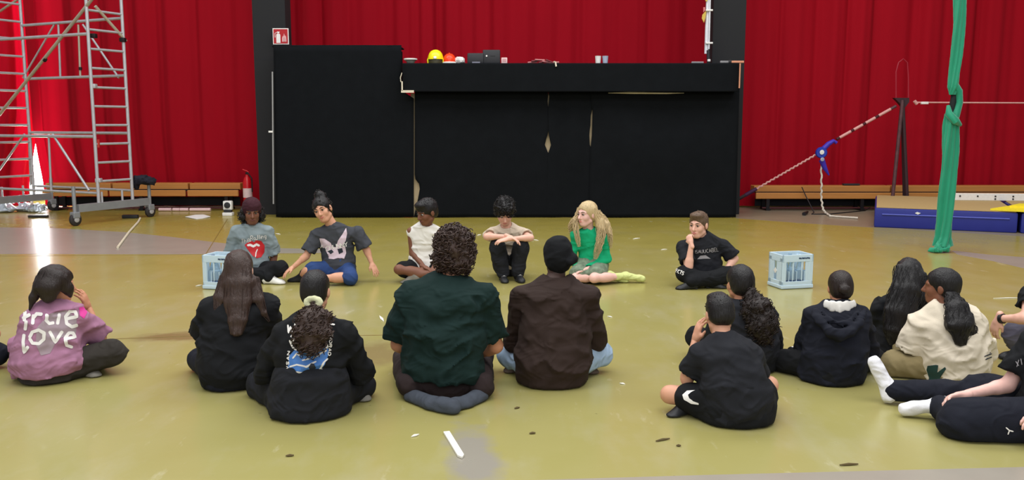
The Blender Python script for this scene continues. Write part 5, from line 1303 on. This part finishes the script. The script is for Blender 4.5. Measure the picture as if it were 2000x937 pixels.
hair(p, H_dbrown, thick=.012, nape=.0, cutface=True, amp=.004, flow=(60, 60, 9), blobs=[((-.008, -.138, .0), (.042, .032, .038), .002), ((.012, -.145, .012), (.02, .018, .02), .003), ((-.02, -.145, -.008), (.018, .018, .018), .003)], seed=11, low=-.105)
# girl with very long black hair
p = person('child with very long loose black hair wearing black, leaning beside the cream shirt', 5.9,
  dict(pel=(1752, 690, 0), nk=(1768, 580, .06), hd=(1774, 540, .10), sha=(1722, 600, .04), shb=(1815, 604, .06), ela=(1714, 662, .10), elb=(1820, 665, .14), wra=(1722, 700, .22), wrb=[.2, .36, .2],
       kna=[-.2, .35, .15], knb=[.32, .3, .15], ana=[.1, .34, .07], anb=[-.1, .38, .07], toa=[.25, .3, .05], tob=[-.25, .3, .05]),
  s=.95, hs=1.0, sk='tan', face=(.35, 1, -.1),
  top=dict(name='long_sleeve_top', m=F_black, secs=[(-.1, .17, .15), (.15, .165, .14), (.45, .16, .125), (.72, .175, .12), (.92, .13, .09)], sleeve=(.066, .062, 1.8), folds=.009, seed=17),
  low=dict(m=F_black, pelvis=(.185, .16)), feet=(('shoe', M_shoe_w, M_sole_w), ('shoe', M_shoe_w, M_sole_w)))
hair(p, H_black, thick=.017, nape=.03, cutface=False, amp=.009, flow=(60, 60, 9), tails=[dict(p=[(1772, 525, .02), (1770, 565, -.06), (1758, 610, -.10), (1748, 645, -.12), (1744, 672, -.12)], r=[.08, .10, .11, .08, .03], flat=.5),
     dict(p=[(1795, 540, 0), (1800, 580, -.04), (1796, 620, -.06)], r=[.06, .06, .02], flat=.6)], strands=160, fl=1.0, cr=.003, seed=12)
# girl in cream T-shirt
p = person('child with a long black ponytail in a cream tshirt with a green print', 5.3,
  dict(pel=(1866, 724, 0), nk=(1838, 606, .05), hd=(1838, 560, .09), sha=(1796, 632, .06), shb=(1900, 640, 0), ela=(1768, 702, .10), elb=(1925, 705, .12), wra=(1822, 700, .32), wrb=[.1, .42, .2],
       kna=(1748, 728, .10), knb=[.25, .38, .15], ana=[.0, .35, .07], anb=[-.12, .45, .07], toa=[.15, .35, .05], tob=[-.25, .45, .05]),
  s=.98, hs=.97, sk='brown', face=(-.85, .55, .0),
  top=dict(m=F_cream, secs=[(-.16, .19, .18), (.08, .215, .19), (.35, .21, .17), (.7, .20, .145), (.92, .14, .095)], sleeve=(.086, .094, .80), folds=.012, seed=19, fs=(8, 8, 12), neck=.06),
  low=dict(m=F_khaki, pelvis=(.2, .18), thigh=(.11, .095), shin=(.085, .075), folds=.016), feet=(('shoe', M_shoe_w, M_sole_w), ('shoe', M_shoe_w, M_sole_w)), fwd=(-.35, 1, 0), bend=.05)
N10 = p
hair(p, H_black, thick=.011, nape=.0, cutface=True, amp=.005, flow=(60, 60, 9), seed=13, low=-.085)
hair(p, H_black, cap=0, cutface=False, amp=.012, flow=(60, 60, 8), tails=[dict(p=[(1858, 575, -.02), (1868, 600, -.08), (1874, 635, -.13), (1876, 668, -.15)], r=[.04, .07, .085, .04], flat=.6), dict(p=[(1866, 590, -.05), (1886, 625, -.11), (1900, 655, -.12), (1902, 668, -.12)], r=[.04, .045, .03, .008], flat=.7)], strands=90, fl=1.0, cr=.003, seed=14, name='ponytail')
# girl in painted mauve shirt
p = person('child with a dark bob in a painted mauve shirt lettered True love', 5.32,
  dict(pel=(98, 722, 0), nk=(108, 598, .05), hd=(112, 556, .10), sha=(66, 622, 0), shb=(152, 618, .06), ela=(50, 676, .12), elb=(196, 660, .22), wra=[-.05, .36, .2], wrb=(172, 600, .28), hab=(158, 566, .22), pnb=[-1, 0, 0],
       kna=(46, 694, .30), knb=(220, 690, .12), ana=(158, 726, .10), anb=[.1, .34, .07], toa=(220, 732, .0), tob=[-.2, .36, .05]),
  s=.94, hs=.98, sk='tan', face=(.75, .75, -.1), fwd=(.35, 1, 0),
  top=dict(name='painted_shirt', m=F_pink, secs=[(-.13, .225, .205), (.1, .235, .205), (.35, .205, .165), (.7, .185, .14), (.92, .135, .095)], sleeve=(.075, .078, (1.3, .98)), folds=.017, fs=(8, 8, 13), seed=21, zmin=.035),
  low=dict(m=F_olive, pelvis=(.195, .165), thigh=(.105, .09), shin=(.085, .07), folds=.013), feet=(('shoe', M_shoe_g, M_sole_w), ('shoe', M_shoe_g, M_sole_w)))
N1 = p
hair(p, H_dbrown, thick=.016, nape=.03, cutface=True, amp=.008, flow=(55, 55, 8), tails=[dict(p=[(100, 535, -.02), (92, 560, -.05), (96, 582, -.06)], r=[.07, .085, .05], flat=.6), dict(p=[(80, 545, .0), (66, 580, -.04), (58, 605, -.06)], r=[.03, .022, .006]), dict(p=[(118, 545, .0), (132, 564, .02), (140, 580, .03)], r=[.05, .034, .008])], strands=60, cr=.002, seed=15, low=-.13)
# person cut off at the left edge
p = person('person mostly cut off at the left picture edge, dark trousers and grey shoe', 5.45,
  dict(pel=(-118, 712, 0), nk=(-110, 590, .05), hd=(-105, 545, .1), sha=(-160, 610, .03), shb=(-65, 610, .03), ela=(-170, 670, .15), elb=(-12, 652, .10), wra=[-.12, .4, .2], wrb=[.1, .42, .22],
       kna=[-.3, .3, .15], knb=(-8, 692, .12), ana=[.12, .3, .07], anb=[-.14, .34, .07], toa=(0, 728, .10), tob=[-.28, .3, .05]),
  s=.95, hs=1.0, sk='tan', top=dict(m=F_black, secs=BK, sleeve=(.078, .088, .75)), low=dict(m=F_navy, pelvis=(.2, .18), shin=(.08, .07)), feet=(('shoe', M_shoe_g, M_sole_k), ('shoe', M_shoe_g, M_sole_k)))
hair(p, H_dbrown, thick=.012, seed=3)
# two adults cut off at the right edge
p = person('person cut off at the right edge with a black wristband and slate trousers', 5.75,
  dict(pel=(2085, 690, 0), nk=(2070, 545, 0), hd=(2065, 495, 0), sha=(2012, 572, -.02), shb=(2130, 575, .03), ela=(2006, 622, -.16), elb=(2140, 640, .1), wra=(1950, 622, .04), haa=(1938, 652, .07), wrb=[.0, -.3, .3], pna=[.6, .3, -.6],
       kna=(1985, 655, .05), knb=[.15, -.3, .2], ana=(2005, 690, .02), anb=[.0, -.3, .07], toa=(1945, 684, .05), tob=[-.2, -.3, .05]),
  s=.97, hs=1.0, sk='fair', fwd=(-1, -.1, 0), face=(-1, -.1, 0), hands=('r', 'r'),
  top=dict(m=F_black, secs=BK, sleeve=(.075, .085, .6)), low=dict(m=F_slate, pelvis=(.19, .17), thigh=(.10, .085), shin=(.085, .07), folds=.014), feet=(('shoe', M_shoe_k, M_sole_k), ('shoe', M_shoe_k, M_sole_k)))
d = nrm(p.K['wra']-p.K['ela']); c = p.K['wra']-d*.03; MB().tube([c-d*.012, c+d*.012], .034, 14).build('wristband', M_shoe_k, p.r, True)
hair(p, H_brown, thick=.012, seed=4)
p = person('person cut off at the right edge with white socks and dark tracksuit trousers', 4.42,
  dict(pel=(2055, 800, 0), nk=(2065, 640, .02), hd=(2068, 590, .02), sha=(2022, 672, .10), shb=(2080, 680, -.15), ela=(1968, 752, .12), elb=(2100, 760, -.18), wra=(1880, 772, .02), haa=(1835, 782, 0), wrb=(2040, 800, -.25), pna=[0, -.6, -.6],
       hia=(2040, 800, .10), hib=(2050, 826, -.14), kna=(1920, 778, .34), knb=(1880, 826, -.10), ana=(1742, 774, .42), anb=(1835, 802, .14), toa=(1722, 715, .46), tob=(1776, 802, .16)),
  s=1.0, hs=1.0, sk='pale', fwd=(-1, .1, 0), face=(-1, .2, 0), hands=('c', 'r'),
  top=dict(m=F_black, secs=[(-.12, .19, .17), (.15, .19, .165), (.45, .18, .14), (.72, .185, .13), (.92, .13, .09)], sleeve=(.078, .088, .72)), low=dict(m=F_navy, pelvis=(.2, .17), thigh=(.14, .128), shin=(.085, .065), folds=.011), feet=(('sock', F_sockw), ('sock', F_sockw)))
N12 = p
hair(p, H_brown, thick=.012, seed=5)

# ---------------- far side of the circle, facing the camera
FR6 = (0, -1, 0)
TF = [(-.05, .175, .14), (.2, .17, .13), (.45, .16, .12), (.75, .165, .12), (.93, .12, .085)]
p = person('child in a maroon beanie and grey tshirt with a red tongue print', 8.85,
  dict(pel=(494, 526, 0), nk=(492, 441, .0), hd=(492, 413, -.04), sha=(463, 452, .0), shb=(523, 452, .0), ela=(450, 497, .04), elb=(535, 498, .04), wra=(455, 530, .0), wrb=(532, 533, -.02),
       kna=(448, 526, -.10), knb=(549, 524, -.20), ana=(526, 545, -.25), anb=(480, 546, -.20), toa=(580, 547, -.28), tob=(450, 548, -.2)),
  fwd=FR6, s=.92, hs=1.09, sk='umber', face=(.35, -1, -.15),
  top=dict(m=F_greyt, secs=[(-.05, .19, .15), (.2, .19, .14), (.45, .175, .125), (.75, .175, .12), (.93, .125, .085)], sleeve=(.076, .088, .97), folds=.009, seed=23),
  low=dict(m=F_black, thigh=(.095, .085), brow=H_black, smile=.006), feet=(('shoe', M_shoe_w, M_sole_w, P_grey), ('shoe', M_shoe_w, M_sole_w)))
F1 = p
hair(p, fabric('maroon_knit', (58, 28, 36)), thick=.016, cutface=False, amp=.003, flow=(60, 60, 60), blobs=(), name='beanie', seed=3)
hair(p, H_black, cap=0, cutface=False, amp=.014, flow=(50, 50, 50), tails=[dict(p=[[.085, -.01, .02], [.09, -.01, -.05], [.07, -.03, -.10]], r=[.02, .03, .02]), dict(p=[[-.085, -.01, .02], [-.09, -.01, -.05], [-.07, -.03, -.10]], r=[.02, .03, .02])], curls=60, cl=.03, seed=4)
p = person('child with a dark top bun in a charcoal printed tshirt and denim shorts', 8.78,
  dict(pel=(662, 527, 0), nk=(650, 441, -.02), hd=(630, 409, -.06), sha=(620, 458, -.03), shb=(700, 455, .02), ela=(598, 500, -.10), elb=(716, 488, .02), wra=(572, 522, -.16), wrb=(726, 514, -.02), haa=(558, 532, -.2), hab=(736, 534, -.06), pnb=[-.6, .6, -.2],
       kna=(604, 528, -.18), knb=(684, 541, -.26), ana=(590, 539, -.08), anb=(622, 549, -.28), toa=(564, 541, -.06), tob=(600, 550, -.34)),
  fwd=FR6, s=.92, hs=1.09, sk='olive', face=(-.12, -1, -.1), fup=(-.35, 0, 1), hands=('r', 'f'),
  top=dict(m=F_char, secs=[(0, .185, .145), (.2, .18, .14), (.45, .175, .125), (.75, .175, .12), (.93, .125, .085)], hem=-.02, sleeve=(.074, .086, .82), folds=.009, seed=25),
  low=dict(name='denim_shorts', m=F_denim, thigh=(.10, .09), len=(.85, 1.0), pelvis=(.18, .15), brow=H_black, smile=.006), feet=(('shoe', M_shoe_k, M_sole_w), ('shoe', M_shoe_k, M_sole_w)))
F2 = p
hair(p, H_black, thick=.010, cutface=True, amp=.006, flow=(45, 45, 45), blobs=[((-.01, -.03, .135), (.05, .05, .045), .01), ((-.04, -.035, .115), (.03, .04, .035), .01), ((.07, -.02, .0), (.02, .03, .05), .01)], curls=70, cl=.02, crad=.008, seed=6, low=-.08)
p = person('child with short black hair in a white sleeveless top looking aside', 8.85,
  dict(pel=(826, 525, 0), nk=(830, 440, -.02), hd=(833, 414, -.06), sha=(803, 452, .0), shb=(856, 452, .0), ela=(806, 494, -.02), elb=(864, 494, .0), wra=(828, 521, -.16), wrb=(846, 524, -.18), haa=(842, 527, -.2),
       kna=(779, 526, -.20), knb=(884, 526, -.20), ana=(858, 544, -.16), anb=(806, 546, -.20), toa=(905, 546, -.16), tob=(770, 552, -.22)),
  fwd=FR6, s=.92, hs=1.09, sk='umber', face=(-.75, -.75, -.3),
  top=dict(name='sleeveless_top', m=F_white, secs=[(-.05, .165, .13), (.2, .16, .125), (.45, .155, .115), (.75, .165, .115), (.93, .12, .08)], sleeve=None, folds=.009, seed=27),
  low=dict(name='shorts', m=F_black, thigh=(.095, .082), len=(.7, .7), brow=H_black), feet=(('shoe', M_shoe_g, M_sole_w), ('shoe', M_shoe_g, M_sole_w)))
hair(p, H_black, thick=.014, cutface=True, amp=.005, flow=(50, 50, 40), spikes=110, blobs=[((0, .06, .09), (.06, .045, .035))], seed=7, low=-.05, fringe=.02)
p = person('child with dark curly hair in a beige tshirt hugging drawn up knees', 9.1,
  dict(pel=(994, 516, 0), nk=(990, 445, -.14), hd=(986, 414, -.22), sha=(964, 456, -.12), shb=(1022, 456, -.12), ela=(951, 462, -.36), elb=(1036, 464, -.36), wra=(994, 462, -.47), wrb=(992, 467, -.50), haa=(1008, 468, -.49), hab=(975, 470, -.51), pnb=[0, .3, -1],
       kna=(972, 480, -.34), knb=(1017, 481, -.34), ana=(982, 534, -.34), anb=(1012, 532, -.34), toa=(990, 548, -.56), tob=(1024, 546, -.54)),
  fwd=FR6, s=.90, hs=1.09, sk='fair', face=(.05, -.85, -.55),
  top=dict(m=F_beige, secs=TF, sleeve=(.075, .082, .6), folds=.009, seed=29),
  low=dict(m=F_black2, thigh=(.10, .092), shin=(.092, .075), folds=.014, brow=H_black), feet=(('shoe', M_shoe_k, M_sole_k, P_white), ('shoe', M_shoe_k, M_sole_k, P_white)), bend=.08)
hair(p, H_black, thick=.022, cutface=True, amp=.014, flow=(45, 45, 45), curls=380, cl=.022, crad=.009, cr=.0030, blobs=[((0, .055, .085), (.075, .05, .045))], seed=8, low=-.05, fringe=.02)
p = person('child with long wavy blonde hair in an emerald top and patterned skirt', 8.8,
  dict(pel=(1158, 521, 0), nk=(1149, 450, -.01), hd=(1146, 418, -.05), sha=(1124, 462, -.02), shb=(1178, 462, .0), ela=(1118, 506, -.02), elb=(1186, 507, -.04), wra=(1128, 532, -.18), wrb=(1142, 527, -.20), haa=(1122, 540, -.24), hab=(1120, 533, -.24),
       kna=(1124, 543, -.24), knb=(1160, 543, -.30), ana=(1190, 549, -.12), anb=(1222, 540, -.14), toa=(1224, 551, -.14), tob=(1258, 546, -.16), upb=[-.3, -.4, .8]),
  fwd=(-.2, -1, 0), s=.88, hs=1.06, sk='pale', face=(-.80, -.72, -.02),
  top=dict(name='emerald_top', m=F_emer, secs=[(-.05, .17, .135), (.2, .165, .13), (.45, .15, .115), (.75, .155, .115), (.93, .115, .08)], sleeve=(.062, .054, 1.85, .045), folds=.010, seed=31, hem=.06),
  low=dict(name='skirt', m=mat('patterned_skirt', (112, 126, 106), .85, var=.8, nscale=26, bump=.2), thigh=(.105, .105), len=(.62, .62), pelvis=(.175, .15), folds=.012, brow=H_lbrown), feet=(('sock', F_socky), ('sock', F_socky)))
hair(p, H_blonde, thick=.010, cutface=True, amp=.007, flow=(45, 45, 9), tails=[dict(p=[[-.066, -.01, .05], (1172, 432, -.08), (1174, 460, -.14), (1168, 485, -.17), (1162, 506, -.18)], r=[.025, .042, .036, .03, .012], flat=.7), dict(p=[(1164, 416, .02), (1182, 437, -.01), (1190, 460, -.04), (1192, 485, -.05)], r=[.04, .042, .03, .012], flat=.8),
     dict(p=[[.068, .02, .05], (1123, 432, -.08), (1126, 455, -.13), (1131, 482, -.16)], r=[.02, .022, .022, .010]), dict(p=[[.06, -.05, .04], (1116, 440, .0), (1114, 456, .0)], r=[.04, .03, .010])], strands=240, fl=1.1, cr=.0024, seed=9, low=-.13)
p = person('child in a black lettered tshirt resting a cheek on one fist', 8.62,
  dict(pel=(1376, 533, 0), nk=(1373, 464, -.02), hd=(1364, 439, -.06), sha=(1334, 482, -.02), shb=(1412, 480, .02), ela=(1345, 520, -.22), elb=(1434, 505, .0), wra=(1350, 476, -.22), haa=(1344, 458, -.18), wrb=(1412, 536, -.16), hab=(1402, 552, -.2), pna=[.5, .7, 0],
       kna=(1336, 535, -.22), knb=(1424, 536, -.20), ana=(1392, 554, -.25), anb=(1350, 556, -.30), toa=(1418, 556, -.27), tob=(1322, 556, -.32)),
  fwd=FR6, s=.92, hs=1.09, sk='fair', face=(-.62, -.85, -.06), hands=('x', 'c'),
  top=dict(m=F_black2, secs=[(-.05, .195, .165), (.2, .195, .165), (.45, .19, .15), (.75, .185, .135), (.93, .13, .095)], sleeve=(.076, .086, .80), folds=.008, seed=33),
  low=dict(m=F_black, thigh=(.10, .09), shin=(.085, .07), brow=H_lbrown), feet=(('shoe', M_shoe_k, M_sole_k), ('shoe', M_shoe_k, M_sole_k)), armr=1.15)
F6 = p
hair(p, H_lbrown, thick=.008, cutface=True, amp=.003, flow=(60, 60, 50), spikes=90, blobs=[((0, .05, .095), (.06, .05, .03))], seed=10, low=-.04)

# ---------------- prints
# mauve shirt: hand painted TRUE LOVE
fill_print(N1, [(72, 640), (98, 612), (130, 605), (150, 622), (148, 650), (112, 662), (98, 690), (80, 694), (70, 672)], P_mud, 'taupe_patch', off=.002)
fill_print(N1, [(154, 600), (166, 598), (170, 610), (164, 622), (156, 616)], P_pink, 'pink_patch', off=.002)
stroke_print(N1, [[(48, 628), (50, 606), (56, 600)], [(44, 622), (60, 614)], [(52, 626), (50, 645)], [(66, 614), (64, 634)], [(65, 622), (72, 613), (84, 614)],
   [(92, 613), (90, 626), (96, 632), (106, 630)], [(116, 612), (112, 634)], [(128, 623), (150, 618), (147, 608), (136, 608), (128, 618), (130, 632), (140, 638), (152, 634)]], 6.4, P_white, 'lettering')
stroke_print(N1, [[(48, 652), (46, 668), (48, 688), (56, 676)], [(58, 660), (64, 648), (76, 644), (86, 650), (86, 662), (76, 671), (64, 670), (58, 660)], [(96, 646), (108, 668), (122, 646)], [(128, 662), (146, 658), (142, 650), (134, 650), (127, 660), (130, 674), (142, 678)]], 6.4, P_white, 'lettering')
# back print of the ponytail girl
fill_print(N3, [(562, 722), (565, 695), (575, 684), (610, 690), (640, 676), (642, 690), (634, 712), (622, 726), (590, 730)], P_blue, 'blue_figure', off=.002)
stroke_print(N3, [[(566, 716), (580, 712), (598, 716), (618, 706)], [(572, 700), (580, 690), (586, 694)], [(576, 726), (600, 728), (630, 720)], [(612, 700), (626, 690), (638, 684)], [(590, 704), (606, 700)], [(566, 664), (572, 678), (580, 684)], [(576, 660), (570, 668)], [(634, 664), (640, 676), (632, 686)], [(562, 728), (570, 724)], [(620, 728), (632, 708), (640, 700)]], 3.2, P_white, 'white_strokes', off=.004)
fill_print(N3, [(603, 716), (608, 710), (614, 711), (617, 717), (612, 723), (606, 722)], P_dk, 'dark_disc', off=.005)
stroke_print(N3, [[(563, 634), (564, 650), (568, 638), (572, 650), (578, 630)], [(568, 658), (576, 652)], [(640, 632), (654, 634)], [(646, 634), (640, 646)]], 3.4, P_white, 'lettering', off=.003)
stroke_print(N3, text_strokes('ENORAD', 650, 648, -.10, 1, 6.0, 5.0, .35), 1.7, P_white, 'lettering', off=.003)
stroke_print(N3, text_strokes('WSAN', 559, 722, .08, -1, 7.0, 5.0, .4), 1.7, P_white, 'lettering', off=.003)
# tongue shirt
stroke_print(F1, text_strokes('The', 470, 467, 1, -.16, 4.6, 8.5, .30, .3)+text_strokes('Rolling', 488, 461, 1, -.16, 4.6, 8.5, .26, .3), 1.25, P_white, 'lettering')
fill_print(F1, [(478, 478), (486, 472), (492, 470), (496, 473), (500, 469), (510, 470), (517, 479), (516, 492), (510, 502), (502, 504), (494, 500), (486, 490)], P_red, 'red_lips', off=.003)
stroke_print(F1, [[(483, 479), (489, 478), (495, 481), (501, 477), (507, 480)]], 4.6, P_white, 'teeth', off=.005)
stroke_print(F1, [[(503, 486), (500, 493), (499, 502)], [(487, 471), (491, 470)], [(499, 468), (503, 467)]], 2.0, P_white, 'tongue_highlight', off=.005)
# animal ears print on the charcoal shirt
fill_print(F2, [(656, 483), (660, 470), (668, 458), (676, 445), (678, 456), (675, 470), (668, 480)], P_lil, 'print_ear')
fill_print(F2, [(624, 465), (634, 466), (646, 474), (650, 484), (640, 486), (628, 482)], P_lil, 'print_ear')
fill_print(F2, [(636, 488), (650, 482), (662, 482), (674, 480), (676, 494), (672, 505), (664, 498), (658, 504), (652, 506), (642, 505), (646, 498), (640, 496)], P_lil, 'print_face')
fill_print(F2, [(640, 490), (648, 487), (652, 492), (646, 496)], P_dk, 'print_eye', off=.005)
fill_print(F2, [(659, 486), (668, 484), (670, 492), (662, 496)], P_dk, 'print_eye', off=.005)
stroke_print(F2, [[(626, 484), (630, 478), (632, 484)]]+text_strokes('CHUNNY', 636, 481, 1, -.22, 6.4, 9, .12), 1.5, P_white, 'lettering', off=.006)
# black lettered shirt of the thinking child
stroke_print(F6, text_strokes('ISAUU', 1356, 488.5, 1, -.08, 3.9, 6.5, .28)+text_strokes('CABEL', 1379, 486.5, 1, -.14, 3.9, 7.0, .28), 1.25, P_grey, 'lettering')
fill_print(F6, [(1362, 506), (1368, 499), (1378, 498), (1388, 505), (1376, 505)], P_grey, 'cap_emblem')
stroke_print(F6, text_strokes('ECTS', 1322, 525, 1, .42, 3.4, 6.5, .25), 1.5, P_white, 'lettering', mesh=F6.lowmesh, parent=F6.low)
# curved mark on the shorts, small marks on the trousers
fill_print(N6, [(1358, 762), (1342, 763), (1333, 771), (1336, 780), (1350, 788), (1365, 790), (1365, 787), (1354, 783), (1346, 777), (1344, 771), (1350, 766)], P_white, 'curved_mark', mesh=N6.lowmesh, parent=N6.low)
stroke_print(N12, [[(1964, 834), (1971, 840), (1979, 842)], [(1971, 840), (1968, 848)]], 2.4, P_white, 'leg_emblem', mesh=N12.lowmesh, parent=N12.low)
stroke_print(N12, [[(1984, 705), (1990, 714)], [(1990, 702), (1986, 716)], [(1994, 700), (1996, 712)]], 1.8, P_grey, 'sleeve_emblem')
fill_print(N10, [(1812, 746), (1815, 738), (1810, 722), (1812, 714), (1819, 728), (1824, 729), (1828, 712), (1833, 713), (1831, 727), (1846, 716), (1848, 720), (1834, 734), (1836, 738), (1844, 742), (1842, 747), (1826, 749), (1818, 752)], P_green, 'green_hand_print')
stroke_print(N10, [[(1932, 690), (1936, 686)], [(1922, 696), (1932, 692), (1938, 690)], [(1924, 702), (1938, 696)]], 2.0, P_dk, 'dark_stripes')
